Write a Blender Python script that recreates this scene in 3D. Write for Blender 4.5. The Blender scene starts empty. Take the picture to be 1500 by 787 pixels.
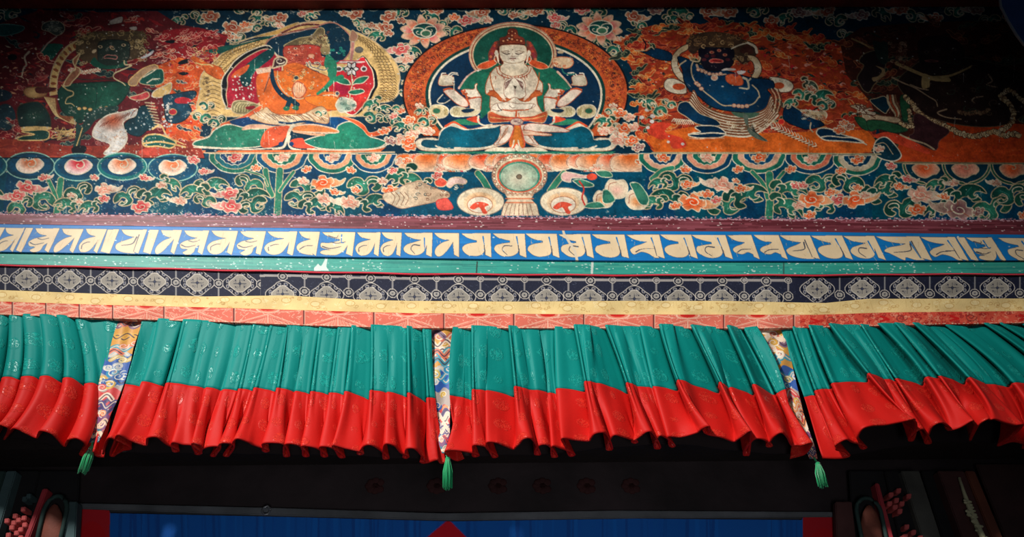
# A painted shrine front seen from the courtyard: mural, inscription board, brocade valance and dark doorway.
import bpy, bmesh, math, random
import numpy as np
from mathutils import Matrix, Vector

# ---------------------------------------------------------------- camera
FPX, IW, IH = 1083.0, 1500.0, 787.0
VX, VY, SLOPE = 700.0, -1100.0, 0.0085
def _n(v): return v/np.linalg.norm(v)
Zc = _n(np.array([VX-IW/2, IH/2-VY, -FPX]))
_r = np.array([0, IH/2-335, -FPX]); _t = np.array([1, -SLOPE, 0])
Xc = _t - _r*(_t@Zc)/(_r@Zc); Xc = _n(Xc)
Yc = np.cross(Zc, Xc)
RW = np.array([Xc, Yc, Zc])                 # camera axes to world axes
CAM = np.array([0.0, 0.0, 1.6])
cd = bpy.data.cameras.new('camera'); cam = bpy.data.objects.new('camera', cd); bpy.context.scene.collection.objects.link(cam)
cd.sensor_fit = 'HORIZONTAL'; cd.sensor_width = 36; cd.lens = FPX/IW*36; cd.clip_end = 200
cam.matrix_world = Matrix([list(RW[0])+[0], list(RW[1])+[0], list(RW[2])+[CAM[2]], [0,0,0,1]])
bpy.context.scene.camera = cam
def ray(u, v):
    u, v = np.asarray(u, float), np.asarray(v, float)
    d = np.stack([u-IW/2, IH/2-v, np.full_like(u, -FPX)], -1)
    return d @ RW.T
def onY(u, v, Y):
    """measured point of the photo set back on the upright plane y = Y"""
    d = ray(u, v); return CAM + d*((Y-CAM[1])/d[..., 1])[..., None]

# ---------------------------------------------------------------- light
sc = bpy.context.scene
sc.view_settings.view_transform = 'Standard'; sc.view_settings.look = 'None'; sc.view_settings.gamma = 1; sc.view_settings.exposure = 0.0
sc.view_settings.use_curve_mapping = False
w = bpy.data.worlds.new('courtyard_air'); sc.world = w; w.use_nodes = True
w.node_tree.nodes['Background'].inputs[0].default_value = (.62, .78, 1, 1); w.node_tree.nodes['Background'].inputs[1].default_value = .045
def aim(o, tgt):
    o.rotation_euler = (Vector(tgt)-o.location).to_track_quat('-Z', 'Y').to_euler()
def spot(name, loc, tgt, energy, ang, blend, size, col=(1,1,1)):
    l = bpy.data.lights.new(name, 'SPOT'); l.energy = energy; l.spot_size = math.radians(ang); l.spot_blend = blend; l.shadow_soft_size = size; l.color = col
    o = bpy.data.objects.new(name, l); sc.collection.objects.link(o); o.location = loc; aim(o, tgt); return o
# daylight falling in under the eaves over the viewer's head, fading to the sides and the top
spot('courtyard_daylight', (-4.2, -2.8, 7.0), (0.0, 3.0, 3.52), 3900, 44, 1.0, .4, (1, .96, .91))
spot('courtyard_bounce', (.3, -.9, .8), (-.1, 3.2, 2.5), 150, 74, 1.0, .5, (.96, .98, 1))

# ---------------------------------------------------------------- helpers
COL = sc.collection
def lin(c):
    return tuple((v/255/12.92 if v/255 <= .04045 else ((v/255+.055)/1.055)**2.4) for v in c)
def alb(c, k=.92):
    return tuple(x*k for x in lin(c))+(1,)
def mat(name, col=None, rough=.7, bump=0, bscale=40, attr=False, sheen=0, mott=.0, mscale=6, spec=.3, metal=0, bdist=.01, detail=6):
    m = bpy.data.materials.new(name); m.use_nodes = True; nt = m.node_tree; N = nt.nodes; L = nt.links
    b = N['Principled BSDF']; b.inputs['Roughness'].default_value = rough; b.inputs['Metallic'].default_value = metal
    b.inputs['Specular IOR Level'].default_value = spec
    if sheen: b.inputs['Sheen Weight'].default_value = sheen
    tc = N.new('ShaderNodeTexCoord')
    if attr:
        a = N.new('ShaderNodeAttribute'); a.attribute_name = 'pigment'; src = a.outputs['Color']
    else:
        a = N.new('ShaderNodeRGB'); a.outputs[0].default_value = alb(col); src = a.outputs[0]
    if mott:
        nz = N.new('ShaderNodeTexNoise'); nz.inputs['Scale'].default_value = mscale; nz.inputs['Detail'].default_value = detail; L.new(tc.outputs['Object'], nz.inputs['Vector'])
        mr = N.new('ShaderNodeMapRange'); mr.inputs[1].default_value = .3; mr.inputs[2].default_value = .7; mr.inputs[3].default_value = 1-mott; mr.inputs[4].default_value = 1+mott*.6
        L.new(nz.outputs[0], mr.inputs[0])
        mx = N.new('ShaderNodeMix'); mx.data_type = 'RGBA'; mx.blend_type = 'MULTIPLY'; mx.inputs[0].default_value = 1
        L.new(src, mx.inputs[6]); L.new(mr.outputs[0], mx.inputs[7]); src = mx.outputs[2]
    L.new(src, b.inputs['Base Color'])
    if bump:
        nb = N.new('ShaderNodeTexNoise'); nb.inputs['Scale'].default_value = bscale; nb.inputs['Detail'].default_value = 5; L.new(tc.outputs['Object'], nb.inputs['Vector'])
        bp = N.new('ShaderNodeBump'); bp.inputs['Strength'].default_value = bump; bp.inputs['Distance'].default_value = bdist
        L.new(nb.outputs[0], bp.inputs['Height']); L.new(bp.outputs[0], b.inputs['Normal'])
    return m
def link(name, me, m=None, parent=None, smooth=False):
    o = bpy.data.objects.new(name, me); COL.objects.link(o)
    if m is not None and not me.materials: me.materials.append(m)
    if parent is not None: o.parent = parent
    if smooth and len(me.polygons): me.polygons.foreach_set('use_smooth', np.ones(len(me.polygons), bool))
    return o
def tag(o, label=None, cat=None, group=None, kind=None):
    for k, v in (('label', label), ('category', cat), ('group', group), ('kind', kind)):
        if v: o[k] = v
    return o
def thing(name, label, cat, loc=(0,0,0), group=None):
    o = bpy.data.objects.new(name, None); COL.objects.link(o); o.location = loc; o.empty_display_size = .1
    return tag(o, label, cat, group)
def child(o, root):
    """hang a part that was built in world space under its thing"""
    o.parent = root; o.matrix_parent_inverse = Matrix.Translation(-Vector(root.location)); return o
def grid_mesh(name, V, cols=None, sel=None, uv=None):
    """V: rows x columns x 3 points; cols: pigment per point; sel: which quads to keep"""
    H, W = V.shape[:2]
    idx = np.arange(H*W).reshape(H, W)
    q = np.stack([idx[:-1, :-1], idx[1:, :-1], idx[1:, 1:], idx[:-1, 1:]], -1)
    q = q[sel] if sel is not None else q.reshape(-1, 4)
    used, inv = np.unique(q.ravel(), return_inverse=True)
    P = V.reshape(-1, 3)[used].astype(np.float32); n = len(q)
    me = bpy.data.meshes.new(name)
    me.vertices.add(len(P)); me.vertices.foreach_set('co', P.ravel())
    me.loops.add(n*4); me.loops.foreach_set('vertex_index', inv.astype(np.int32).ravel())
    me.polygons.add(n); me.polygons.foreach_set('loop_start', np.arange(0, n*4, 4, dtype=np.int32))
    me.update(calc_edges=True)
    if cols is not None:
        c = cols.reshape(-1, 3)[used]; c = np.where(c <= .04045, c/12.92, ((c+.055)/1.055)**2.4)*.92
        at = me.color_attributes.new('pigment', 'FLOAT_COLOR', 'POINT')
        at.data.foreach_set('color', np.hstack([c, np.ones((len(c), 1))]).astype(np.float32).ravel())
    if uv is not None:
        u = uv.reshape(-1, 2)[used][inv.ravel()]
        l = me.uv_layers.new(name='cloth'); l.data.foreach_set('uv', u.astype(np.float32).ravel())
    return me
def canvas_grid(cv, k, Y, bump=None):
    """corner points of a painted canvas set on the wall plane Y (Y may vary across it)"""
    c, ids = cv.down(k); H, W = c.shape[:2]
    px = cv.x0+(np.arange(W)+.5)*k/cv.S; py = cv.y0+(np.arange(H)+.5)*k/cv.S
    U, Vv = np.meshgrid(px, py)
    return U, Vv, c, ids
def box_between(name, poly_uv, Y0, Y1, m, parent=None, bevel=.004):
    """solid whose outline is poly_uv on plane Y0, running straight back to plane Y1"""
    bm = bmesh.new(); F = [onY(*p, Y0) for p in poly_uv]
    a = [bm.verts.new(p) for p in F]; b = [bm.verts.new((p[0], Y1, p[2])) for p in F]; n = len(a)
    bm.faces.new(a); bm.faces.new(b[::-1])
    for i in range(n): bm.faces.new((a[i], b[i], b[(i+1) % n], a[(i+1) % n]))
    bmesh.ops.recalc_face_normals(bm, faces=bm.faces)
    if bevel: bmesh.ops.bevel(bm, geom=list(bm.edges), offset=bevel, segments=2, affect='EDGES')
    me = bpy.data.meshes.new(name); bm.to_mesh(me); bm.free()
    return link(name, me, m, parent)
def tube(bm, pts, r, n=8, r2=None):
    P = [Vector(p) for p in pts]; rings = []
    for i, p in enumerate(P):
        d = (P[min(i+1, len(P)-1)]-P[max(i-1, 0)]).normalized(); s = d.orthogonal().normalized(); t = d.cross(s)
        rr = r[i] if hasattr(r, '__len__') else r
        rings.append([bm.verts.new(p+(s*math.cos(2*math.pi*k/n)+t*math.sin(2*math.pi*k/n))*rr) for k in range(n)])
    for a, b in zip(rings, rings[1:]):
        for k in range(n): bm.faces.new((a[k], a[(k+1) % n], b[(k+1) % n], b[k]))
    bm.faces.new(rings[0][::-1]); bm.faces.new(rings[-1])
def bm_obj(name, bm, m, parent=None, smooth=True):
    bmesh.ops.recalc_face_normals(bm, faces=bm.faces)
    me = bpy.data.meshes.new(name); bm.to_mesh(me); bm.free(); return link(name, me, m, parent, smooth)
YW = 3.0        # face of the plastered wall
# ---------------------------------------------------------------- pigment painter (numpy, no files)
class Canvas:
    """A painted surface described in a flat drawing space; becomes pigment on a real mesh."""
    def __init__(s, x0, y0, x1, y1, S, bg):
        s.x0, s.y0, s.x1, s.y1, s.S = x0, y0, x1, y1, S
        s.W = int(round((x1-x0)*S)); s.H = int(round((y1-y0)*S))
        s.c = np.empty((s.H, s.W, 3), np.float32); s.c[:] = np.array(bg, np.float32)/255
        s.id = np.zeros((s.H, s.W), np.int16); s.cur = 0; s.clip = None
    def _bb(s, xa, ya, xb, yb):
        i0 = max(0, int(math.floor((xa-s.x0)*s.S))-1); i1 = min(s.W, int(math.ceil((xb-s.x0)*s.S))+2)
        j0 = max(0, int(math.floor((ya-s.y0)*s.S))-1); j1 = min(s.H, int(math.ceil((yb-s.y0)*s.S))+2)
        return i0, i1, j0, j1
    def mask(s, pts):
        P = np.asarray(pts, float)
        i0, i1, j0, j1 = s._bb(P[:,0].min(), P[:,1].min(), P[:,0].max(), P[:,1].max())
        if i1 <= i0 or j1 <= j0: return None
        X = (P[:,0]-s.x0)*s.S - i0; Y = (P[:,1]-s.y0)*s.S - j0
        h, w = j1-j0, i1-i0
        cnt = np.zeros((h, w+1), np.int32)
        n = len(P)
        for k in range(n):
            xa, ya, xb, yb = X[k], Y[k], X[(k+1) % n], Y[(k+1) % n]
            if ya == yb: continue
            if ya > yb: xa, ya, xb, yb = xb, yb, xa, ya
            r0 = max(0, int(math.ceil(ya-.5))); r1 = min(h-1, int(math.ceil(yb-.5))-1)
            if r1 < r0: continue
            r = np.arange(r0, r1+1)
            xs = xa + (r+.5-ya)*(xb-xa)/(yb-ya)
            ci = np.clip(np.ceil(xs-.5).astype(int), 0, w)
            np.add.at(cnt, (r, ci), 1)
        m = (np.cumsum(cnt, 1)[:, :w] & 1).astype(bool)
        return (slice(j0, j1), slice(i0, i1)), m
    def put(s, sl, m, col):
        if s.clip is not None: m = m & s.clip[sl]
        s.c[sl][m] = col if getattr(col, 'ndim', 1) == 1 else col[m]
        if s.cur is not None: s.id[sl][m] = s.cur
    def poly(s, pts, col, col2=None, f=None, R=None, edge=None, ew=1.0):
        """filled outline; col at the focus f blending to col2 at distance R; painted edge line"""
        r = s.mask(pts)
        if r is None: return
        sl, m = r
        c = np.array(col, np.float32)/255
        if col2 is not None:
            P = np.asarray(pts, float)
            fx, fy = f if f is not None else P.mean(0)
            RR = R or max(np.ptp(P[:,0]), np.ptp(P[:,1]))*.5
            jj, ii = np.mgrid[sl[0], sl[1]]
            d = np.hypot((ii/s.S+s.x0-fx), (jj/s.S+s.y0-fy)*1.25)/RR
            t = np.clip(d, 0, 1)[..., None].astype(np.float32)
            t = t*t*(3-2*t)
            c = c*(1-t) + (np.array(col2, np.float32)/255)*t
        s.put(sl, m, c)
        if edge is not None: s.line(list(pts)+[pts[0]], ew, edge)
    def line(s, pts, w, col, w2=None, mid=None):
        """stroke of width w (tapering to w2, swelling to mid halfway)"""
        P = np.asarray(pts, float); n = len(P)
        w2 = w if w2 is None else w2
        t = np.linspace(0, 1, n)
        r = (w + (w2-w)*t if mid is None else np.where(t < .5, w+(mid-w)*2*t, mid+(w2-mid)*(2*t-1)))*.5
        rm = r.max()
        i0, i1, j0, j1 = s._bb(P[:,0].min()-rm, P[:,1].min()-rm, P[:,0].max()+rm, P[:,1].max()+rm)
        if i1 <= i0 or j1 <= j0: return
        m = np.zeros((j1-j0, i1-i0), bool)
        for k in range(n-1):
            a, b = P[k], P[k+1]; q = max(r[k], r[k+1])
            a0, a1, b0, b1 = s._bb(min(a[0], b[0])-q, min(a[1], b[1])-q, max(a[0], b[0])+q, max(a[1], b[1])+q)
            a0 = max(a0, i0); a1 = min(a1, i1); b0 = max(b0, j0); b1 = min(b1, j1)
            if a1 <= a0 or b1 <= b0: continue
            x = (np.arange(a0, a1)+.5)/s.S+s.x0-a[0]; y = ((np.arange(b0, b1)+.5)/s.S+s.y0-a[1])[:, None]
            dx, dy = b[0]-a[0], b[1]-a[1]; L = dx*dx+dy*dy
            u = np.clip((x*dx+y*dy)/L, 0, 1) if L > 1e-9 else 0*x+0*y
            d2 = (x-u*dx)**2+(y-u*dy)**2
            m[b0-j0:b1-j0, a0-i0:a1-i0] |= d2 <= (r[k]+(r[k+1]-r[k])*u)**2
        s.put((slice(j0, j1), slice(i0, i1)), m, np.array(col, np.float32)/255)
    def dot(s, x, y, rx, col, ry=None, col2=None, edge=None, ew=1, rot=0):
        s.poly(ell(x, y, rx, ry or rx, rot=rot), col, col2, (x, y), max(rx, ry or rx), edge, ew)
    def down(s, k):
        H, W = s.H//k*k, s.W//k*k
        c = s.c[:H, :W].reshape(H//k, k, W//k, k, 3).mean((1, 3))
        return c, s.id[:H:k, :W:k]

def sm(pts, closed=False, n=6):
    """smooth curve through points"""
    P = np.asarray(pts, float)
    if closed: Q = np.vstack([P[-1], P, P[0], P[1]])
    else: Q = np.vstack([2*P[0]-P[1], P, 2*P[-1]-P[-2]])
    t = np.linspace(0, 1, n, endpoint=False)[:, None]
    out = []
    for k in range(len(Q)-3):
        a, b, c, d = Q[k:k+4]
        out.append(.5*((2*b)+(c-a)*t+(2*a-5*b+4*c-d)*t*t+(3*b-a-3*c+d)*t**3))
    out = np.vstack(out)
    if not closed: out = np.vstack([out, P[-1]])
    return [tuple(q) for q in out]
def ell(x, y, rx, ry, a0=0, a1=360, n=None, rot=0):
    n = n or max(10, int(6+max(rx, ry)*.9)); n = min(n, 90)
    t = np.radians(np.linspace(a0, a1, n, endpoint=(a1-a0) % 360 != 0))
    c, q = math.cos(math.radians(rot)), math.sin(math.radians(rot))
    X, Y = rx*np.cos(t), ry*np.sin(t)
    return [(x+c*u-q*v, y+q*u+c*v) for u, v in zip(X, Y)]
def spi(x, y, r, a0, turns, r1=.15, ky=.8, n=None):
    """spiral from radius r inward; turns signed"""
    n = n or int(10+abs(turns)*14)
    t = np.linspace(0, 1, n); a = math.radians(a0)+t*turns*2*math.pi
    R = r*(1-(1-r1)*t)
    return [(x+p*math.cos(q), y+ky*p*math.sin(q)) for p, q in zip(R, a)]
def pp(o, txt, s=7.5):
    """read a point list noted in an enlarged view with origin o"""
    return [(o[0]+float(a.split(',')[0])/s, o[1]+float(a.split(',')[1])/s) for a in txt.split()]
def tr(pts, x, y, sx, sy=None, rot=0):
    sy = abs(sx) if sy is None else sy
    c, q = math.cos(math.radians(rot)), math.sin(math.radians(rot))
    return [(x+c*u*sx-q*v*sy, y+q*u*sx+c*v*sy) for u, v in pts]
# ---------------------------------------------------------------- the wall painting
CR=(226,212,184); CR2=(205,180,142); NAVY=(2,46,66); TEAL=(0,74,100); GRN=(40,122,96); DGRN=(22,84,70)
ORG=(226,98,44); RED=(196,44,40); MAR=(112,26,34); SKIN=(232,218,194); BRN=(168,76,44); OCH=(212,112,36); DK=(14,22,30)
PINK=(232,150,130); GOLD=(222,184,118)
rng = random.Random(7)
mu = Canvas(-64, -16, 1564, 336, 2.4, NAVY)

LEAF = [(-1,.15),(-.95,-.3),(-.6,-.65),(-.2,-.6),(0,-.35),(.25,-.7),(.7,-.7),(1,-.25),(.95,.2),(.65,.45),(.4,.25),(.6,-.05),(.4,-.2),(.2,.05),(.25,.5),(-.05,.8),(-.5,.7),(-.75,.4),(-.5,.2),(-.35,.4),(-.15,.15),(-.4,-.1),(-.65,.1)]
LEAF2 = [(-1.15,.5),(-1,-.1),(-.6,-.55),(-.1,-.7),(.35,-.5),(.55,-.85),(1.0,-.8),(1.2,-.35),(.95,-.05),(.75,-.3),(.55,-.1),(.75,.3),(.6,.75),(.2,.8),(.25,.5),(.4,.3),(.1,.15),(-.2,.35),(-.3,.75),(-.75,.85),(-.65,.5),(-.45,.3),(-.6,.1),(-.85,.2)]
def G(x, y, s, flip=None, rot=None, col=None):
    """curled green scroll leaf with a pale line round it"""
    flip = rng.choice((-1, 1)) if flip is None else flip
    rot = rng.uniform(-25, 25) if rot is None else rot
    q = tr(sm(LEAF if rng.random() < .55 else LEAF2, True, 4), x, y, flip*s, s*.72, rot)
    g = col or rng.choice(((38,120,98),(30,108,92),(46,132,104),(24,100,84)))
    mu.poly(q, g, tuple(int(v*.62) for v in g), (x-flip*s*.2, y), s*1.0, CR2, 1.5)
    mu.line(tr(spi(.55, -.28, .42, 150, .9), x, y, flip*s, s*.72, rot), 1.7, CR, .7)
    mu.line(tr(spi(-.5, .35, .4, -30, .8), x, y, flip*s, s*.72, rot), 1.6, CR, .7)
    mu.line(tr([(-.5,-.35),(-.1,-.05),(.05,.4)], x, y, flip*s, s*.72, rot), 1.0, tuple(min(255, v+40) for v in g), .5)
FLOW = [(-.95,.1),(-.75,-.5),(-.35,-.35),(-.15,-.8),(.3,-.75),(.45,-.4),(.85,-.45),(1,.05),(.7,.35),(.6,.75),(.1,.6),(-.2,.85),(-.6,.6),(-.65,.3)]
TAIL = [(.6,-.2),(1.1,-.35),(1.5,-.1),(2.0,-.35),(1.75,.2),(1.2,.45),(.7,.45)]
def F(x, y, s, k='o', tail=0, rot=None):
    """scroll flower, warm heart running out to a pale rim"""
    rot = rng.uniform(-20, 20) if rot is None else rot
    hot, pale = {'o': ((228,72,24),(236,176,126)), 'p': ((210,60,64),(236,176,160)), 'w': ((222,140,116),(232,206,180)), 'm': ((120,74,80),(206,172,150)), 'r': ((206,40,48),(238,180,160)), 'd': ((160,58,40),(226,170,130))}[k]
    if tail:
        mu.poly(tr(sm(TAIL, True, 4), x, y, tail*s, s*.8, rot*.5), hot, pale, (x, y), s*1.6, CR, 1.3)
    q = tr(sm(FLOW, True, 4), x, y, s, s*.78, rot)
    mu.poly(q, hot, pale, (x, y), s*1.25, CR, 1.3)
    mu.line(tr(spi(.05, 0, .55, 200, -1.3 if rng.random() < .5 else 1.3, .12), x, y, s, s*.78, rot), max(.9, s*.1), CR, .6)
    for a in (20, 140, 250): mu.line(tr([(0.3*math.cos(a/57.3), .3*math.sin(a/57.3)), (.85*math.cos(a/57.3), .85*math.sin(a/57.3))], x, y, s, s*.75, rot), .5, BRN, 1.0)
def curl(x, y, r, col=CR2, w=1.2, a0=None, turns=None, ky=.7):
    mu.line(spi(x, y, r, rng.uniform(0, 360) if a0 is None else a0, turns or rng.choice((-1.1, 1.1)), .12, ky), w, col, .4)
def lotus(x, y, rx, ry):
    for a in list(range(12, 372, 36)):
        c, q = math.cos(a/57.3), math.sin(a/57.3)
        ang = math.degrees(math.atan2(q*ry, c*rx))
        P = tr(sm([(-.42,0),(-.1,-.5),(.25,-.42),(.56,0),(.25,.42),(-.1,.5)], True, 4), x+c*rx*.66, y+q*ry*.68, rx*.62, rx*.36, ang)
        mu.poly(P, (228,104,70) if a % 48 else (206,70,76), (240,190,160), (x+c*rx*.4, y+q*ry*.4), rx*.55, CR2, 1.1)
    mu.poly(ell(x+2, y-1, rx*.52, ry*.58), (28,104,84), (14,60,64), (x, y), rx*.5, CR, 1.6)
    mu.line(spi(x-6, y+1, rx*.36, 200, 1.1, .2, .6), 1.5, CR, 1); mu.line(spi(x+10, y-2, rx*.3, -40, -1, .2, .6), 1.5, CR, 1)
    mu.poly(ell(x+4, y+3, rx*.22, ry*.26), (70,120,90), None, edge=CR, ew=2)

def scatter(region, n, fn, seed):
    R = np.array(region); r = random.Random(seed); k = 0
    x0, x1, y0, y1 = R[:,0].min(), R[:,0].max(), R[:,1].min(), R[:,1].max()
    while k < n:
        x, y = r.uniform(x0, x1), r.uniform(y0, y1); c = False; j = len(R)-1
        for i in range(len(R)):
            if (R[i,1] > y) != (R[j,1] > y) and x < (R[j,0]-R[i,0])*(y-R[i,1])/(R[j,1]-R[i,1]+1e-9)+R[i,0]: c = not c
            j = i
        if c: fn(x, y, r); k += 1

# sky of scrolls along the top
for x in range(-50, 1560, 26): curl(x, rng.uniform(9, 15), 9, (110,120,110), 1.1, ky=.5)
for x, y, s in ((534,43,11),(554,52,14),(652,33,10),(662,46,15),(584,16,15),(630,22,14),(526,34,10),(604,74,13),(876,14,17),(830,42,16),(880,60,14),(904,72,16),(992,16,18),(984,28,12),(1006,24,10),(346,57,14),(292,26,14),(380,28,13),(372,40,11),(396,32,11),(454,22,12),(296,8,15),(348,10,16),(380,15,12),(700,26,12),(740,14,14),(770,20,14),(800,14,12),(936,36,12),(1110,16,16),(1150,26,14),(1190,14,16),(1225,30,16),(1240,52,14),(1290,18,16),(1340,24,16),(1400,16,16),(1450,30,16),(262,30,12),(-20,40,20),(10,20,20),(20,52,16)):
    G(x, y, s)
for x, y, s, k in ((520,20,13,'d'),(503,19,7,'d'),(569,24,13,'d'),(588,30,8,'d'),(564,39,12,'d'),(544,37,7,'d'),(569,48,8,'d'),(637,13,13,'d'),(665,25,9,'o'),(682,30,12,'p'),(706,18,12,'d'),(714,29,8,'w'),(587,72,14,'p'),(596,86,12,'w'),(854,12,14,'p'),(812,26,11,'p'),(814,37,8,'p'),(928,24,13,'d'),(960,14,12,'m'),(1038,16,14,'d'),(1068,18,13,'d'),(918,60,13,'o'),(904,58,7,'w'),(786,16,11,'d'),(308,24,14,'d'),(340,40,15,'d'),(334,52,10,'d'),(358,36,8,'o'),(410,26,12,'d'),(410,37,7,'w'),(450,12,14,'d'),(442,20,7,'p'),(1130,30,12,'d'),(1170,18,12,'m'),(1212,16,12,'d'),(1262,22,12,'m'),(1320,14,12,'d'),(1370,26,12,'d'),(1430,14,12,'m'),(1480,24,13,'d'),(1530,30,13,'d'),(752,22,8,'d')):
    F(x, y, s, k, tail=rng.choice((-1, 0, 1)))
lotus(620, 46, 34, 19); lotus(878, 42, 34, 19)

# ------------------------------------------- smoke and flame grounds
FL = [(10,30),(60,14),(130,18),(230,16),(262,36),(300,42),(334,52),(322,80),(300,104),(306,150),(290,190),(292,244),(-64,244),(-64,60)]
mu.poly(FL, (104,28,36))
def flick(cols, wmin=1.0, wmax=3.0, L=10):
    def f(x, y, r):
        a = r.uniform(-.5, .5); l = r.uniform(.4, 1)*L; b = r.uniform(-.6, .6)*l
        pts = sm([(x-l*math.cos(a), y-l*math.sin(a)), (x, y+b*.5), (x+l*math.cos(a), y+l*math.sin(a)-b*.4)], n=4)
        w = r.uniform(wmin, wmax)
        if r.random() < .4: pts = spi(x, y, l*.7, r.uniform(0, 360), r.choice((-.8, .8)), .15, .7, 9)
        mu.line(pts, w*.3, r.choice(cols), .3, mid=w)
    return f
scatter(FL, 330, flick([(150,32,40),(128,40,36),(84,22,32),(20,40,50),(170,50,44)], 1.5, 5, 12), 1)
mu.poly([(240,44),(290,40),(334,54),(322,80),(300,96),(270,96),(250,80),(232,60)], (150,28,38))
RF = [(232,96),(262,84),(300,92),(304,120),(292,150),(296,180),(286,240),(250,238),(236,214),(246,180),(236,140)]
mu.poly(RF, (214,84,40))
scatter(RF, 120, flick([(228,104,44),(204,60,40),(236,130,60),(190,44,40)], 1, 3.5, 8), 2)
scatter([(230,50),(334,54),(322,80),(296,100),(240,110),(232,80)], 110, flick([(226,150,130),(206,60,56),(232,190,160),(120,20,34)], .7, 2, 6), 3)
for p in ("980,540 1040,505 1110,500 1090,540 1010,560", "985,655 1040,640 1100,655 1040,680", "1090,340 1200,330 1180,360 1120,380", "840,300 940,290 930,325 860,320"):
    mu.poly(sm(pp((130,20), p), True), DK)
LBASE = [(-64,200),(40,205),(100,214),(160,214),(292,206),(300,233),(-64,233)]
mu.poly(LBASE, (150,52,40)); scatter(LBASE, 60, flick([(164,62,44),(136,44,38),(176,70,50)], 2, 5, 14), 4)
# small attendants, left edge: pale blooms and dark shapes in the smoke
mu.poly(sm(pp((0,20), "460,170 480,110 560,80 660,90 710,150 690,210 620,240 540,200"), True), (120,128,112), (60,70,66), None, None, CR2, 1)
for _ in range(14): curl(rng.uniform(62, 94), rng.uniform(32, 50), 3.2, (190,186,160), 1)
mu.poly(sm(pp((0,20), "500,340 690,340 640,420 560,510 440,500 430,450"), True), DGRN)
mu.line(pp((0,20), "420,460 470,400 520,330 610,260"), 1.4, (190,160,140), 2.2)
for q in ("1200,90 1240,60 1340,30 1345,90 1290,110 1215,120", "1420,150 1499,140 1499,180 1440,180", "905,260 1000,240 1010,270 930,285", "660,10 770,5 760,35 680,40"):
    mu.poly(sm(pp((0,20), q), True), (196,184,172), None, edge=(80,30,36), ew=1)
scatter([(0,66),(60,70),(70,110),(66,140),(0,140)], 60, flick([(220,130,110),(226,200,160),(170,40,44),(226,160,120)], .8, 2.4, 5), 5)
mu.line(sm(pp((0,20), "240,690 260,600 290,560 270,480 320,420")), 2, (214,190,160), 3.2)
mu.poly(ell(18, 84, 7, 4.5), DK); mu.poly(sm([(0,36),(32,38),(34,44),(20,50),(0,52)], True), (30,90,84), None, edge=(120,170,150), ew=1)
mu.poly(ell(8, 172, 15, 20), (30,60,70)); mu.poly(ell(-8, 140, 26, 10), (30,52,66))
scatter([(0,180),(26,176),(34,206),(0,212)], 26, flick([(214,196,160),(170,130,110)], .8, 2.4, 7), 6)

def halo_ring(cx, cy, rx, ry, a0, a1, w, cols, seg=0, wx=None):
    """a flat ring band about a figure; cols run from outside in as (share, colour)"""
    n = 90
    for share0, share1, col in cols:
        o = ell(cx, cy, rx-w*share0, ry-(wx or w)*share0, a0, a1, n); i = ell(cx, cy, rx-w*share1, ry-(wx or w)*share1, a0, a1, n)
        mu.poly(o+i[::-1], col)

def tongue(x, y, s, hot, pale, edge, rot=0, fl=1):
    """curling lick of flame or smoke with a line round it"""
    q = tr(sm([(-1,.3),(-.9,-.3),(-.5,-.6),(-.1,-.3),(.1,-.8),(.6,-.7),(.8,-.3),(1.5,-.6),(1.9,-.3),(1.3,.1),(.8,.5),(.2,.4),(-.1,.8),(-.6,.7)], True, 4), x, y, fl*s, s*.62, rot)
    mu.poly(q, hot, pale, (x, y), s*1.3, edge, .9); mu.line(tr(spi(-.1, 0, .5, 160, 1.2, .15), x, y, fl*s, s*.6, rot), 1, edge, .5)
def tongues(region, n, pal, seed, smin=6, smax=13):
    scatter(region, n, lambda x, y, r: tongue(x, y, r.uniform(smin, smax), *r.choice(pal), r.uniform(-35, 35), r.choice((-1, 1))), seed)
PR = [((150,30,40),(96,22,34),(206,120,100)),((120,30,40),(150,50,50),(170,110,100)),((30,60,60),(24,44,50),(120,130,110)),((170,48,44),(120,30,38),(226,170,140))]
tongues(FL, 60, PR, 51); tongues([(232,44),(330,50),(322,84),(232,100)], 16, [((180,36,44),(140,24,36),(226,150,130)),((206,70,50),(160,36,40),(236,190,160))], 52, 5, 9)
tongues(RF, 26, [((226,96,44),(200,60,40),(240,170,110)),((206,60,44),(226,110,50),(240,150,110)),((24,60,80),(20,44,60),(206,180,150))], 53, 5, 10)
mu.poly(LBASE, (150,52,40)); scatter(LBASE, 60, flick([(164,62,44),(136,44,38),(176,70,50)], 2, 5, 14), 4)
# ============================ first figure: dark green, standing in smoke
mu.cur = 1
halo_ring(128, 128, 56, 72, 170, 300, 12, [(0,1,CR2),(.12,.9,GOLD)])
for a in range(176, 300, 9):
    c, q = math.cos(a/57.3), math.sin(a/57.3); mu.poly(ell(128+c*50, 128+q*65, 4.2, 2.2, rot=a), (150,84,50))
mu.poly(sm(pp((130,20), "-40,230 60,200 180,190 380,200 560,190 640,260 600,330 640,420 560,480 420,520 300,560 100,560 -60,520 -140,420 -120,300"), True), (80,64,46))
for _ in range(60): curl(rng.uniform(112, 216), rng.uniform(46, 66), rng.uniform(3, 6), rng.choice(((150,124,80),(176,150,100),(90,80,50))), 1.2)
for x, y in ((118,64),(196,70),(206,60),(212,76),(120,78),(124,92),(208,88)):
    for _ in range(3): curl(x+rng.uniform(-4,4), y+rng.uniform(-4,4), 4.5, (190,164,116), 1.3)
mu.poly(sm(pp((130,20), "100,420 110,320 200,290 340,290 440,320 450,420 430,500 330,560 200,580 110,540"), True), (40,56,50), None, edge=(28,34,36), ew=1.4)  # head
mu.poly(sm(pp((130,20), "60,480 110,530 200,570 330,560 400,510 420,560 330,600 200,610 80,590 20,540"), True), (24,82,66))
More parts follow.
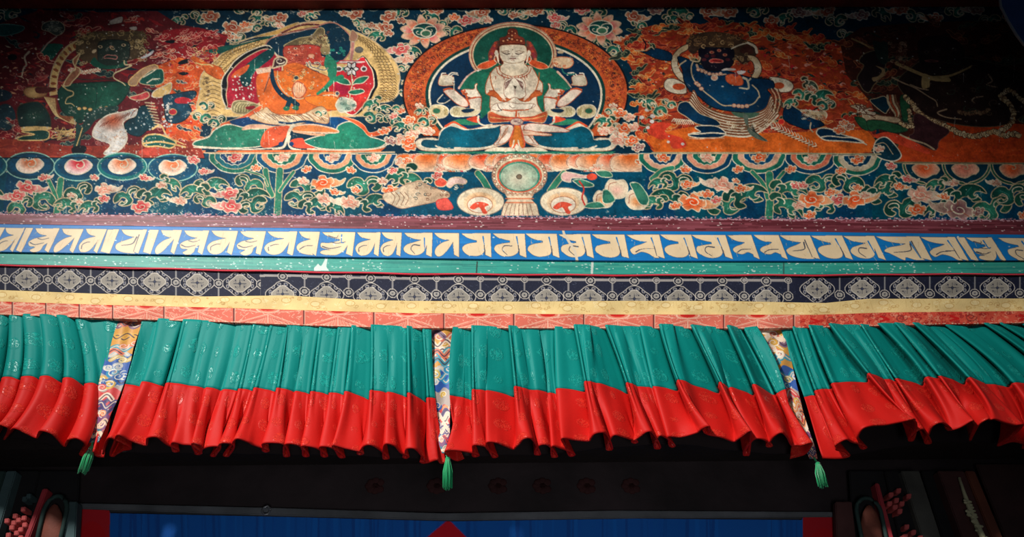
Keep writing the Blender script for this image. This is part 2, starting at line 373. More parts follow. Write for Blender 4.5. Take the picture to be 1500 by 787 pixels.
for x, y in ((131+20,68.5),(185,66)): mu.dot(x-4, y, 3.6, CR2, 2.2); mu.dot(x-4, y, 1.4, DK)
mu.dot(163, 69, 3.4, (150,110,90), 2.4); mu.dot(163, 70, 1.3, DK)
mu.line(sm(pp((130,20), "165,480 200,455 260,458 310,468 300,500 230,490 170,490")), 1.2, (206,130,120))
mu.poly(sm(pp((130,20), "570,480 640,450 710,400 700,440 640,480 590,495"), True), (206,206,206))
mu.dot(138, 75, 4, CR2, 2.4, rot=-35)
for x, y in ((105,42),(130,43),(165,50)): curl(x, y+20, 4, (200,170,120), 1.2)
body = "640,60 700,0 830,-20 1000,-30 1300,-40 1420,0 1390,110 1280,230 1120,290 960,330 880,420 700,300 650,200 640,120"
mu.poly(sm(pp((0,125), body), True), (26,86,68), (20,64,54), (150,140), 60, (18,44,40), 1.3)
for t in ("820,20 1040,15 1060,120 1050,240", "700,-60 800,-80 960,-60 1150,-70 1240,-60"): mu.line(sm(pp((0,125), t)), 1, (14,56,50))
for t in range(7):
    x = 86+t*6.5; y = 108+abs(t-3)*-1.2; F(x+18, y-2, 4.2, 'w')
mu.poly(sm(pp((0,20), "800,520 840,470 880,440 840,540 830,580 870,600 880,640 850,690 800,740 760,790 700,790 730,720 790,640 830,610"), True), (150,96,70), None, edge=(214,190,140), ew=1.6)
mu.line(sm(pp((0,125), "680,0 740,50 800,70 800,110 740,140 720,200 780,200 820,230")), 2.2, (198,172,120), 1.2)
mu.line(sm(pp((130,20), "390,520 400,560 470,570 360,620 280,660 280,710 370,760 400,787")), 2.2, (214,196,150), 1.6)
for t in range(6): mu.dot(116+t*8, 158+[2,1,4,9,2,0][t]*.6, 3.2, GOLD, 2.4, edge=(110,80,50), ew=.8)
# belly folds and skirt cloth
for k in range(7):
    mu.line(sm(pp((0,125), "%d,%d %d,%d %d,%d %d,%d" % (500+k*18, 130+k*3, 560+k*12, 230+k*12, 640+k*12, 330+k*6, 800, 350+k*16))), 3.4, (134,76,48), 2)
    mu.line(sm(pp((0,125), "%d,%d %d,%d %d,%d %d,%d" % (490+k*18, 130+k*3, 550+k*12, 236+k*12, 630+k*12, 345+k*6, 800+k*10, 358+k*14))), 1.5, (214,184,126), 1)
mu.poly(sm(pp((0,125), "260,80 290,30 400,20 520,30 500,110 400,140 310,130"), True), GOLD, (160,110,70), (48,136), 16, (110,80,50), 1.2)
mu.poly(sm(pp((0,125), "390,30 470,20 620,30 560,70 480,90 400,80"), True), (84,34,34))
mu.poly(sm(pp((0,125), "190,270 240,210 400,180 480,230 540,320 560,400 540,470 400,460 240,460 200,400"), True), (36,72,62), (22,48,48), (50,170), 26, (70,56,40), 1.2)
mu.poly(sm(pp((0,125), "240,460 400,450 560,460 540,490 400,490 250,500"), True), GOLD)
mu.poly(sm(pp((0,125), "240,510 350,495 480,490 540,520 520,590 400,605 200,600 240,560 380,540"), True), (24,66,60), None, edge=GOLD, ew=1.8)
for k in range(26): mu.line(sm([(rng.uniform(74,104), rng.uniform(190,205)), (rng.uniform(80,112), rng.uniform(188,206)), (rng.uniform(84,118), rng.uniform(184,202))]), 1.3, rng.choice((GOLD,(170,130,90),DK)))
mu.poly(sm(pp((0,125), "840,420 900,430 980,300 1100,250 1300,230 1240,330 1060,380 980,480 900,560 870,700 800,700 830,560"), True), (30,62,58))
mu.line(pp((0,125), "905,470 840,670"), 1.6, GOLD); mu.poly(sm(pp((0,125), "790,690 880,660 950,680 930,740 860,770 800,750"), True), DK)
# pelt with pale fur
mu.poly(sm(pp((0,125), "1499,260 1360,290 1180,330 1060,430 1015,540 1060,590 1180,630 1210,670 1140,750 1220,765 1330,700 1395,600 1380,490 1350,420 1400,370 1499,330"), True), (172,84,56), (214,206,196), (165,176), 26, (226,214,190), 1.6)
scatter([(140,190),(160,200),(176,190),(184,176),(186,200),(172,222),(160,226),(162,214),(142,202)], 60, flick([(226,222,214),(206,214,216),(190,140,110)], .6, 1.4, 5), 8)
for k in range(16): mu.line([(146+k*3.2, 186-k*1.2+rng.uniform(-3,3)), (152+k*3.2, 180-k*1.3)], .8, (120,50,34))
# right arm, blue-green sleeve, small attendant
mu.poly(sm(pp((130,20), "440,740 520,660 600,600 720,560 760,600 640,660 560,720 520,787 450,787"), True), (176,140,106), None, edge=GOLD, ew=1.4)
mu.poly(sm(pp((130,20), "560,760 600,690 700,620 800,610 825,680 810,760 700,787"), True), (18,84,74), None, edge=CR2, ew=1.2)
mu.line(pp((130,20), "600,700 700,640 740,610"), 1.6, CR); mu.line(pp((130,20), "640,760 700,720 780,715"), 1.6, CR)
mu.poly(sm(pp((130,125), "740,50 820,10 900,-30 910,20 880,90 800,130 710,130 700,90"), True), GOLD, None, edge=CR, ew=1.4)
mu.poly(sm(pp((130,125), "450,130 560,100 640,70 665,120 600,160 500,160"), True), (196,70,72), None, edge=CR2, ew=1.4)
mu.poly(sm(pp((130,125), "560,240 640,230 700,330 740,440 720,480 640,500 560,560 440,530 390,440 440,380 520,340"), True), (10,58,70), None, edge=DK, ew=1)
for k in range(16): mu.dot(rng.uniform(184, 224), rng.uniform(160, 192), rng.uniform(.6, 1.8), (180,190,190))
for k in range(9): mu.line(pp((130,125), "%d,%d %d,%d" % (620+k*14, 190+k*32, 720+k*9, 200+k*33)), 2, CR2)
mu.cur = 0
mu.poly(sm(pp((130,125), "820,120 960,90 1150,60 1180,110 1100,200 1130,280 1060,380 940,420 850,380 830,240"), True), (26,78,100), (20,60,80), None, None, DK, 1)
mu.poly(sm(pp((130,125), "950,150 1040,130 1130,160 1080,200 960,195"), True), (206,48,58)); mu.poly(ell(253, 164, 6, 4.6), (206,50,62), None, edge=GOLD, ew=1)
for k in range(34): mu.dot(rng.uniform(238, 252), rng.uniform(150, 186), rng.uniform(.7, 2.2), rng.choice(((216,210,200),(180,176,170))))
mu.poly(sm(pp((130,125), "590,610 640,550 760,540 860,570 960,630 900,690 760,670 620,670"), True), (20,84,76), None, edge=GOLD, ew=2.2)
mu.line(sm(pp((130,125), "600,640 760,620 900,640 1060,680")), 2.6, GOLD); mu.line(sm(pp((130,125), "700,480 790,440 860,560 960,610 1050,650")), 3, GOLD, 1.4)
for k in range(60): mu.dot(rng.uniform(186, 290), rng.uniform(204, 230), rng.uniform(.4, 1.3), rng.choice(((226,206,180),(220,160,130))))
mu.poly(sm(pp((130,125), "560,720 640,690 760,685 860,710 880,760 700,770 560,760"), True), (196,72,56))

# ============================ second figure: orange, seated before a scaled gold ring
mu.cur = 2
o = sm(pp((280,20), "90,787 120,660 240,540 360,420 520,340 700,290 820,270 880,280 1060,160 1200,105 1400,80 1500,90")+pp((400,20), "640,90 780,150 850,190 960,220 1120,310 1260,430 1360,560 1395,700 1380,787")+pp((400,125), "1370,100 1290,170 1180,190 1060,190")+[(541,156),(536,170),(300,170)]+pp((280,125), "60,260 80,140 100,30"), True)
mu.poly(o, GOLD, None, edge=CR2, ew=1.6)
mu.poly(sm(pp((280,20), "0,440 180,400 380,350 500,340 700,290 900,230 940,240 820,280 560,345 420,400 300,440 120,420"), True), (22,84,74))
mu.poly(sm(pp((280,20), "420,340 600,280 800,220 940,180 1120,110 1180,105 1000,210 880,240 700,260 540,310"), True), (206,160,88), None, edge=CR2, ew=1)
mu.poly(sm(pp((280,20), "830,380 880,270 1060,220 1200,180 1340,150 1500,100")+pp((400,20), "700,110 800,190 850,270 840,430 700,560 500,560 200,520"), True), (6,46,66), None, edge=(190,130,110), ew=2.0)
for t, w, c in (("900,265 1060,170 1240,110 1400,100",1.5,(206,150,120)), ("960,240 1140,190 1280,170 1400,150",2.4,(150,84,70)), ("1000,210 1200,130 1400,120",2.6,(104,52,50)), ("1000,225 1200,195 1300,165 1390,168",1.2,(170,150,140))):
    mu.line(sm(pp((280,20), t)), w, c)
# scales on the ring
r2 = random.Random(3)
def scale(x, y, r, a):
    mu.line(tr(sm([(-.9,.25),(0,-.45),(.9,.25)], n=4), x, y, r, r*.8, a), .5, (96,74,44), .5, mid=1.1)
mu_ring = [pp((280,20), "300,600 420,460 560,390 740,320"), pp((280,20), "260,540 380,440 520,370 760,300"), pp((280,20),"360,620 480,510 600,430 780,340")]
for row in mu_ring:
    for x, y in sm(row, n=6): scale(x, y, 3.6, -38); curl(x+2, y+2, 2, (120,90,50), .8)
for rr, yy in ((0,0),(6,0),(12,1),(18,3)):
    for x, y in sm([(517+rr*.2,54-rr*.3+yy),(538+rr*.5,68-yy),(552+rr*.85,88),(559+rr*.95,108),(560+rr,130),(556+rr,146)], n=5): scale(x, y, 4.2, 60 if y < 80 else 20)
for k in range(9):
    mu.line(sm([(302+k*.2, 122+k*6), (312, 119+k*6), (323, 123+k*6)]), 1.3, (110,88,60), .7)
for k in range(40): curl(r2.uniform(297, 306), r2.uniform(112, 160), 2.2, (110,88,60), .8)
for k in range(8): mu.line(sm([(558, 106+k*6), (567, 103+k*6), (577, 107+k*6)]), 1.1, (150,112,70), .6)
mu.poly(sm(pp((280,20), "0,500 40,470 180,540 260,570 330,600 370,700 300,720 220,680 160,640 120,570"), True), (216,98,44), None, edge=BRN, ew=1)   # hand at the far left
mu.line(sm(pp((280,20), "50,540 120,560 200,560 240,580")), 2, GOLD)
for _ in range(22): curl(rng.uniform(283, 318), rng.uniform(70, 88), rng.uniform(2.5, 5), rng.choice((GOLD,(190,70,50),(120,90,60))), 1.2)
# body halo, red ground
mu.poly(sm(pp((280,20), "330,787 350,700 420,600 480,520 600,430 740,370 840,350 900,400 1000,600 800,787")+pp((280,125), "740,200 420,260 380,230 340,130 335,30"), True), DK, None, edge=CR, ew=1.6)
mu.poly(sm(pp((280,20), "400,787 400,700 450,620 540,530 660,450 800,390 900,420 1000,600 900,787")+pp((280,125), "740,200 430,250 400,200 385,100"), True), (168,30,50), None, edge=CR2, ew=1.3)
mu.poly(sm(pp((400,20), "940,490 1010,480 1070,560 1130,640 1150,787")+pp((400,125), "1120,60 1060,180 980,280 890,330 780,300 640,180 600,0"), True), DK)
mu.poly(sm(pp((400,20), "940,500 1000,490 1050,560 1095,640 1110,787")+pp((400,125), "1080,60 1030,170 960,260 880,325 780,290 640,180 600,0 560,-60"), True), (222,62,46), (190,40,50), (540,150), 34, CR, 1.6)
mu.poly(pp((400,125), "680,-60 820,-60 840,80 760,110 690,60"), (170,28,58))
mu.poly(sm(pp((280,20), "880,380 900,470 700,640 640,787 560,787 540,640 680,500"), True), (16,90,80), (8,60,64), None)
mu.poly(sm(pp((280,20), "480,640 560,590 640,560 600,640 500,700 440,700"), True), (220,96,50))
# lotus with sword
mu.poly(pp((400,20), "860,250 900,260 890,420 870,520 840,520 850,420"), (196,130,120), None, edge=CR2, ew=1)
mu.poly(sm(pp((400,20), "840,260 870,180 930,240 905,300 850,300"), True), (176,128,104), None, edge=CR2, ew=1)
mu.dot(526, 73, 6.5, (96,96,90), 5); 
for k in range(30): curl(rng.uniform(480, 508), rng.uniform(70, 106), 2.6, (40,140,120), 1.3)
mu.poly(pp((400,20), "700,545 740,515 1010,520 1020,535 960,548"), (214,190,180), None, edge=(190,50,60), ew=1.2)
mu.poly(sm(pp((400,20), "1010,490 980,480 950,500 1000,520"), True), (216,40,50))
for a in range(0, 360, 60): mu.poly(tr(sm([(0,0),(.5,-.35),(1,0),(.5,.35)], True, 5), 515, 101, 11, 9, a), (214,208,200), None, edge=DK, ew=1.1)
mu.dot(515, 101, 3, DK, 2.4); mu.dot(496, 101, 5, (60,60,60), 3.4, edge=(214,208,200), ew=1.6); mu.dot(533, 101, 4, (60,60,60), 3.4, edge=(214,208,200), ew=1.6)
mu.line(sm(pp((340,60), "1310,360 1320,470 1300,560 1290,640")), 1.8, CR2)
for q in ("1300,480 1260,420 1160,400 1130,430 1200,470", "1320,480 1360,420 1440,390 1500,395 1440,460 1360,470", "1280,560 1320,540 1420,530 1450,560 1360,590 1290,580"):
    mu.poly(sm(pp((340,60), q), True), (36,128,96), (20,90,74), None, None, CR, 1.2); mu.line(sm(pp((340,60), q)[:3]), .8, CR2)
# head, crown
mu.poly(sm(pp((400,20), "120,360 150,330 280,270 420,240 500,160 560,170 570,270 620,370 600,440 540,440 520,380 380,350 200,360"), True), (140,120,84), (96,84,60), None, None, (190,170,120), 1)
for _ in range(60):
    x = rng.uniform(440, 480); y = 66-(x-440)*.35+rng.uniform(-4, 9); curl(x, y, 3, rng.choice(((196,176,124),(60,50,40),(170,144,96))), 1.1)
for _ in range(24): curl(rng.uniform(470, 481), rng.uniform(44, 78), 2.6, rng.choice(((196,176,124),(110,60,50))), 1.1)
mu.poly(sm(pp((400,20), "120,370 260,350 400,340 520,370 530,460 600,490 590,570 500,560 400,540 330,565 200,560 130,520"), True), (160,60,50), (186,62,52), (441,78), 26, (110,40,40), 1.2)
mu.poly(sm(pp((400,20), "120,420 130,380 260,360 360,370 370,480 330,560 220,570 150,530"), True), (170,70,54))
for x, y in ((424,77),(434,81),(433,71)): mu.dot(x, y, 3.2, (226,170,140), 1.8); mu.dot(x, y, 1.1, DK)
mu.dot(456, 82, 5.4, (226,160,130), 3.4, edge=BRN, ew=1); mu.line(sm([(424,88),(432,91),(440,88)]), 1.2, (120,30,30))
for k in range(26): mu.line([(rng.uniform(420,446), y0 := rng.uniform(70, 94)), (rng.uniform(420,446), y0+2)], .7, rng.choice(((220,120,90),(130,40,40))))
mu.poly(sm(pp((400,20), "520,380 620,370 610,450 540,440"), True), (150,130,90))
mu.poly(sm(pp((400,20), "590,450 650,480 700,560 690,700 640,787 600,787 600,640 560,560"), True), (40,120,92))
for q in ("370,540 390,590 440,620 500,640 530,690 550,730", "400,530 420,580 480,600 560,620 600,600", "460,540 500,540 520,570 480,600"):
    mu.line(sm(pp((400,20), q)), 3.0, (222,206,180), 2); mu.line(sm(pp((400,20), q)), .9, DK)
# torso
mu.poly(sm(pp((340,60), "570,270 700,240 830,290 900,330 1060,400 1040,470 960,560 1130,560 1180,640 1140,740 960,787 700,800 400,787 290,640 270,520 280,380 420,330 560,330"), True), (226,112,40), (214,104,46), (430,130), 60, BRN, 1.3)
mu.poly(sm(pp((340,60), "280,380 370,330 430,340 470,500 560,640 640,700 500,760 390,740 300,620 270,500"), True), (220,104,46))
for t in ("600,290 700,320 800,280", "590,310 700,345 820,300"): mu.line(sm(pp((340,60), t)), 1.3, (190,80,34))
for x, y in ((435,114),(412,118),(424,108),(446,106),(455,124),(440,128),(428,134)):
    for _ in range(5): curl(x+rng.uniform(-6,6), y+rng.uniform(-5,5), 3.4, rng.choice(((206,176,116),(236,206,150),(130,90,60))), 1.1)
mu.dot(434, 114, 3.6, (50,60,70), 3, edge=(190,170,120), ew=1)
mu.poly(sm(pp((340,60), "660,540 690,460 740,450 800,500 810,560 760,620 700,620"), True), (222,160,120), None, edge=(176,84,60), ew=1.6)
for k in range(4): mu.line(pp((340,60), "%d,560 %d,470" % (700+k*25, 705+k*25)), 1.2, (240,206,170))
mu.line(sm(pp((340,60), "430,320 450,440 500,540 580,620 660,660 720,700")), 6.5, (8,44,66)); mu.line(sm(pp((340,60), "500,330 500,420 540,520 620,600 740,640 860,590")), 1.4, CR2)
mu.line(pp((340,60), "640,640 600,740"), 7, (8,50,66)); mu.line(pp((340,60), "680,660 710,740"), 6.5, (8,50,66)); mu.dot(419.5, 159, 5, (30,110,80), 3.4); mu.dot(433, 158, 5, (30,110,80), 3.4)
mu.line(sm(pp((340,60), "1200,400 1100,440 1020,520 940,580")), 8, (38,130,96), 4)
mu.poly(sm(pp((340,60), "800,620 960,600 1140,620 1180,700 1140,760 1000,740 840,680"), True), (224,120,42), None, edge=BRN, ew=1)
mu.line(sm(pp((340,60), "1000,600 1090,590 1160,610")), 1.6, CR2); mu.dot(494, 137, 3, (60,70,90), edge=CR2, ew=1.2)
mu.line(sm(pp((340,60), "420,280 400,400 360,540")), 3, (190,120,90), 2); mu.line(sm(pp((340,60), "410,400 350,560")), 1, (90,50,40))
mu.poly(sm(pp((340,60), "450,270 470,200 540,175 600,210 580,260 520,280 440,300"), True), (60,40,44), None, edge=CR2, ew=2.2); curl(410, 89, 7, CR, 1.8, 20, 1.2)
for k in range(4): mu.line(pp((340,60), "%d,%d %d,%d" % (260+k*6, 315+k*14, 420, 290+k*14)), 1.8, (222,190,160))
for k in range(40): mu.dot(rng.uniform(340, 372), rng.uniform(112, 146), rng.uniform(.5, 1.8), (226,222,206))
mu.poly(sm(pp((340,60), "1140,690 1200,620 1300,640 1360,680 1340,750 1200,787 1150,740"), True), (130,160,140), (200,200,180), None, None, CR, 1.4)
for _ in range(10): curl(rng.uniform(494, 520), rng.uniform(144, 160), 3, rng.choice(((70,110,100),CR)), 1.2)
# lower body
def wave_band(x0, x1, y, n, colr):
    for k in range(n): mu.line(sm([(x0+(x1-x0)*t, y+k*2.2+2*math.sin(t*9+k)) for t in np.linspace(0, 1, 9)]), 1.3, colr)
mu.poly(sm(pp((280,125), "470,180 600,170 760,230 700,290 560,320 450,280"), True), (130,120,84), None, edge=CR2, ew=1.4)
for k in range(6): mu.line(sm(pp((280,125), "%d,290 %d,230 %d,190 %d,200" % (470+k*30, 480+k*30, 530+k*28, 620+k*14))), 1.1, (206,190,140))
mu.poly(sm(pp((280,125), "600,240 690,225 700,260 620,265"), True), (140,24,40))
mu.poly(sm(pp((280,125), "0,600 190,560 240,470 330,420 560,340 740,230 780,240 700,330 500,400 300,480 200,560 120,600"), True), (224,96,56), None, edge=CR2, ew=1)
mu.poly(sm(pp((280,125), "420,400 620,350 800,360 1000,420 1100,440 900,480 600,470"), True), (10,56,100))
mu.poly(sm(pp((400,125), "260,420 480,400 640,350 760,360 900,410 960,440 700,520"), True), (10,70,120))
mu.poly(sm(pp((280,125), "20,640 60,610 190,570 260,490 400,430 560,460 700,480 900,475 900,560 840,640 700,680 420,690 200,680 40,665"), True), (42,126,98), (30,104,86), (360,195), 60, CR, 1.6)
mu.poly(sm(pp((400,125), "340,620 420,580 560,540 680,500 720,440 820,400 920,420 1000,480 1060,560 1160,590 1240,630 1140,690 900,705 640,705 460,680"), True), (38,138,106), (28,112,96), (500,200), 60, CR, 1.6)
mu.poly(sm(pp((280,125), "780,270 830,240 900,300 1040,340 1120,330 1240,310 1420,230 1499,300 1499,420 1300,400 1120,460 1000,440 820,420 700,380 640,345"), True), (222,200,164), (196,160,120), None, None, (150,100,70), 1)
for k in range(22):
    x = 372+k*4.5; mu.line(sm([(x, 164+abs(k-11)*-.6+6), (x+6, 170), (x+14, 174+(k % 3)*2)]), .9, rng.choice(((150,90,60),(236,222,196),(110,80,70))))
mu.line(sm(pp((280,125), "970,405 1080,420 1200,400 1300,400 1380,430")), 3, (12,56,90))
mu.poly(sm(pp((280,125), "560,490 620,440 760,430 900,450 1080,450 900,475 700,475"), True), (226,170,140), None, edge=CR2, ew=1)
mu.poly(sm(pp((400,125), "-60,480 180,450 120,600 40,660 -80,690 -140,640"), True), (226,92,56))
mu.poly(sm(pp((400,125), "200,600 320,580 360,640 460,690 280,690 200,660"), True), (224,80,56))
mu.poly(sm(pp((400,125), "240,450 400,430 560,450 700,490 700,520 500,520 220,500"), True), (226,130,70), None, edge=(236,200,170), ew=2); mu.line(pp((400,125), "230,505 440,540 560,545"), 3.4, (228,170,130))
mu.line(sm(pp((400,125), "220,440 180,500 150,600 110,680 0,700")), 5, CR, 3); mu.line(sm(pp((400,125), "180,560 170,620 200,690 300,715")), 4.4, CR, 3)
mu.dot(411.5, 211, 3.6, (16,60,110), 3.2); mu.dot(427, 211, 3.6, (16,60,110), 3.2)
mu.poly(pp((280,125), "300,715 1499,708 1499,735 260,742"), (226,110,60)); mu.poly(pp((400,125), "600,712 1100,705 1240,680 1180,730 400,742"), (228,112,60))
mu.line(sm(pp((280,125), "30,680 200,690 440,700 700,702 900,690 1000,690")), 2, CR); mu.line(sm(pp((400,125), "380,700 700,710 1000,708 1200,680 1260,640")), 2.4, CR)
mu.poly(sm(pp((400,125), "730,340 900,380 1000,440 1060,520 1180,490 1300,450 1290,500 1200,540 1060,560 980,480 860,400"), True), (226,92,50), None, edge=(240,170,130), ew=1)
mu.cur = 0
for x, y, s, f in ((303,155,12,1),(296,172,14,-1),(318,178,14,1),(545,152,14,1),(560,160,12,-1),(548,172,16,1),(575,176,14,-1),(586,160,12,1),(590,186,14,1),(594,136,10,1),(598,120,9,1),(592,100,9,1),(470,166,9,1)):
    G(x, y, s, f)
for x, y, s, k in ((588,162,7,'o'),(576,170,7,'p'),(562,192,9,'o'),(586,204,12,'w'),(600,214,12,'o'),(572,206,10,'m')): F(x, y, s, k)

# ============================ central figure
mu.cur = 3
def egg(cx, cy, rx, rt, rb): return [(cx+rx*math.cos(a), cy+(rb if math.sin(a) > 0 else rt)*math.sin(a)) for a in np.radians(np.linspace(145, 395, 90))]
mu.poly(egg(755, 134, 166, 99, 116), DK)
mu.poly(egg(755, 134, 163.5, 97, 113), (216,106,44), (196,84,44), (756,160), 170)
mu.clip = None
rr3 = random.Random(9)
for k in range(1100):
    a = math.radians(rr3.uniform(140, 400)); q = rr3.uniform(.83, .98)
    x, y = 755+163*q*math.cos(a), 134+(113 if math.sin(a) > 0 else 97)*q*math.sin(a)
    if y > 190: continue
    mu.line(spi(x, y, rr3.uniform(1.2, 3.6), rr3.uniform(0, 360), rr3.choice((-.8, .8)), .2, n=7), .8, rr3.choice(((150,52,36),(110,40,34),(232,132,60),(70,34,34))), .5)
mu.poly(egg(755, 138, 132, 82, 98), (14,60,56)); mu.poly(egg(755, 138, 127.5, 78, 94), CR); mu.poly(egg(755, 138.5, 124.5, 75.5, 91), (8,62,104), (6,44,72), (756,190), 120)
# ring lost behind lower leaves
# head halo
mu.poly(ell(751, 79.5, 64.5, 47.5), (190,128,104)); mu.poly(ell(751, 80, 63.2, 46.2), CR2); mu.poly(ell(751, 80, 61, 44.2), (150,60,44)); mu.poly(ell(751, 80, 59.5, 43), CR2); mu.poly(ell(751, 80.4, 57.5, 41), (28,100,74), (18,76,62), (751,95), 60)
# green scarf arc behind
mu.poly(sm(pp((650,80), "170,370 230,280 340,190 420,160 560,130 700,120 900,130 1100,140 1230,170 1400,350 1300,420 1180,620 1100,700 900,560 600,560 420,700 400,640 350,420"), True), (38,130,96), (28,106,82), (750,140), 60)
mu.line(sm(pp((650,80), "165,370 250,250 340,185 410,165")), 3, (226,180,160), 1.5); mu.line(sm(pp((650,80), "1250,190 1330,270 1400,360")), 3.4, (230,186,160), 2)
# ribbons at the ears
for s in (-1, 1):
    X = lambda v: 751+s*v
    mu.poly(sm([(X(24),82),(X(32),88),(X(46),93),(X(52),99),(X(40),101),(X(28),96),(X(22),90)], True), (214,84,44), None, edge=(236,170,130), ew=.9)
    mu.poly(sm([(X(20),60),(X(27),62),(X(32),70),(X(36),80),(X(34),88),(X(26),86),(X(22),74)], True), (150,56,48), (110,60,50), None)
    for k in range(7): mu.dot(X(25+k*1.4), 63+k*4, 2.2, rng.choice(((186,70,50),(150,50,60),(206,110,70))))
# hands raised at the sides
def up_arm(mir):
    T = (lambda P: [(1502-x, y) for x, y in P]) if mir else (lambda P: P)
    mu.poly(T(sm(pp((590,20), "400,787 410,690 460,670 520,680 560,700 550,760 560,787"), True)), SKIN, (206,190,160), None, None, BRN, .8)
    mu.line(T(sm(pp((590,20), "420,700 430,660 470,655"))), 1.9, SKIN); mu.line(T(sm(pp((590,20), "500,680 540,650 600,655"))), 1.9, SKIN); mu.line(T(sm(pp((590,20), "520,690 560,665 610,675"))), 1.4, SKIN)
    mu.poly(T(sm(pp((650,80), "0,400 60,380 120,390 180,440 250,500 270,560 220,575 140,540 60,470 10,420"), True)), SKIN, (226,200,180), None, None, BRN, 1)
    mu.poly(T(sm(pp((650,80), "190,400 240,380 330,380 345,330 370,320 360,370 400,440 410,470 330,480 260,460 220,440"), True)), SKIN, None, edge=BRN, ew=.8)
    mu.poly(T(sm(pp((650,80), "270,500 330,480 410,475 410,560 400,620 330,680 250,640 290,590"), True)), SKIN, (214,196,176), None, None, BRN, 1)
    mu.line(T(sm(pp((650,80), "275,490 340,470 410,468"))), 1.8, (190,76,44)); mu.line(T(sm(pp((650,80), "0,385 60,370 120,385"))), 2, (196,84,48)); mu.line(T(sm(pp((650,80), "200,400 240,440 260,500 280,540"))), 2.6, (196,84,50))
    for x, y in ((230,400),(250,430),(215,430),(260,470)): mu.poly(T(ell(650+x/7.5, 80+y/7.5, 1.6, 1.4)), (206,96,60), None, edge=BRN, ew=.6)
    # scarf loops
    mu.poly(T(sm(pp((590,125), "290,270 330,220 420,215 490,250 500,300 460,350 380,360 310,330"), True)), (214,196,150), None, edge=CR, ew=1.4)
    mu.poly(T(ell(639.5, 162.5, 6, 4.4)), (50,110,80), None, edge=(180,150,110), ew=1)
    mu.poly(T(sm(pp((590,125), "520,280 570,235 650,240 720,265 800,270 850,280 800,330 700,340 600,345 540,330"), True)), (214,200,160), None, edge=CR, ew=1.4)
    mu.poly(T(sm(pp((590,125), "640,275 700,255 790,262 760,295 680,305"), True)), (8,44,70), None, edge=CR2, ew=.8)
    for k in range(5): mu.line(T([(590+(450+k*9)/7.5, 125+(240+k*5)/7.5), (590+(460+k*9)/7.5, 125+330/7.5)]), .7, (150,130,80)); mu.line(T([(590+(560+k*14)/7.5, 125+250/7.5), (590+(565+k*14)/7.5, 125+330/7.5)]), .7, (150,130,80))
up_arm(False); up_arm(True)
mu.line(sm(pp((590,20), "560,700 565,787")), 1.2, CR); mu.line(pp((590,125), "562,0 560,90"), 1.4, CR); mu.line(sm(pp((590,125), "440,100 380,170 400,195 460,195 520,160")), 1.4, CR)
# flower by the raised hand
mu.poly(sm(pp((730,20), "590,520 610,490 680,475 780,485 825,530 800,580 740,600 640,585 600,560"), True), (226,190,150), None, edge=(206,120,80), ew=1.2)
for k in range(16): curl(rng.uniform(811, 838), rng.uniform(86, 98), 2.4, rng.choice(((206,110,70),CR,(150,90,60))), 1)
mu.line(sm(pp((730,20), "700,600 720,650 800,670 840,660")), 2, (40,110,100)); mu.dot(821, 76.5, 4.8, CR2, 2.4)
# body
mu.poly(sm(pp((650,80), "620,130 560,150 500,230 460,340 465,430 510,440 505,560 515,610 500,660 780,700 1080,680 1060,600 1030,540 1025,450 1080,425 1085,320 1040,260 990,170 930,120"), True), SKIN, (220,200,172), (752,140), 50, BRN, 1.1)
for s in (-1, 1):
    M = (lambda P: [(1508-x, y) for x, y in P]) if s > 0 else (lambda P: P)
    mu.poly(M(sm(pp((650,80), "480,440 520,395 560,400 600,440 640,480 700,480 740,490 690,515 620,510 570,470"), True)), (196,96,48), None, edge=(150,64,36), ew=.7)
    mu.line(M(sm(pp((650,80), "510,200 520,300 550,390 600,440"))), 1.6, (176,90,44)); mu.line(M(sm(pp((650,80), "630,450 680,500 640,470"))), 2, (236,206,180))
    mu.line(M(sm(pp((650,80), "560,400 530,400 500,395"))), 1.4, BRN)
# lower torso lines
mu.poly(sm(pp((650,80), "520,590 560,545 620,530 720,520 820,540 980,540 1000,570 930,600 780,605 650,605 600,620"), True), (226,212,190), None, edge=(150,110,90), ew=.8)
mu.line(sm(pp((650,80), "720,560 750,585 790,580")), .9, (110,90,80)); mu.line(sm(pp((650,80), "990,540 960,590 930,600")), 1, (120,84,70))
mu.line(sm(pp((650,80), "650,605 740,620 800,615 930,605")), 1.6, (190,84,50)); mu.line(pp((650,80), "797,620 797,680"), 2.4, (196,90,56))
mu.line(sm(pp((650,80), "590,545 610,590 640,610 600,615")), 1.1, (90,70,64))
# necklace, praying hands
mu.line(sm(pp((650,80), "610,120 620,170 690,215 780,225 870,205 915,160 915,120")), 1.8, (160,64,44))
mu.line(sm(pp((650,80), "580,150 600,210 680,250 780,262 880,240 940,200 960,150")), 1.2, (170,80,50))
for x, y in ((700,245),(740,255),(780,262),(820,255),(860,240),(640,240),(570,265),(660,270),(890,270),(910,250)): mu.line(pp((650,80), "%d,%d %d,%d" % (x, y-22, x+4, y+8)), 1.6, (160,64,44), .5)
mu.poly(sm(pp((650,80), "665,320 700,270 770,255 850,260 890,310 895,400 900,450 840,485 780,470 720,485 670,450 660,400"), True), SKIN, None, edge=(150,100,80), ew=.9)
for k in range(5):
    mu.line(sm(pp((650,80), "%d,%d %d,%d %d,%d" % (755-k*17, 262+k*10, 725-k*13, 300+k*6, 700-k*6, 350+k*8))), .9, (120,84,76)); mu.line(sm(pp((650,80), "%d,%d %d,%d %d,%d" % (790+k*17, 262+k*10, 820+k*13, 300+k*6, 845+k*6, 350+k*8))), .9, (120,84,76))
mu.poly(sm(pp((650,80), "765,340 785,345 800,350 785,380"), True), (70,60,50)); mu.line(pp((650,80), "783,380 783,440"), .9, (150,110,100))
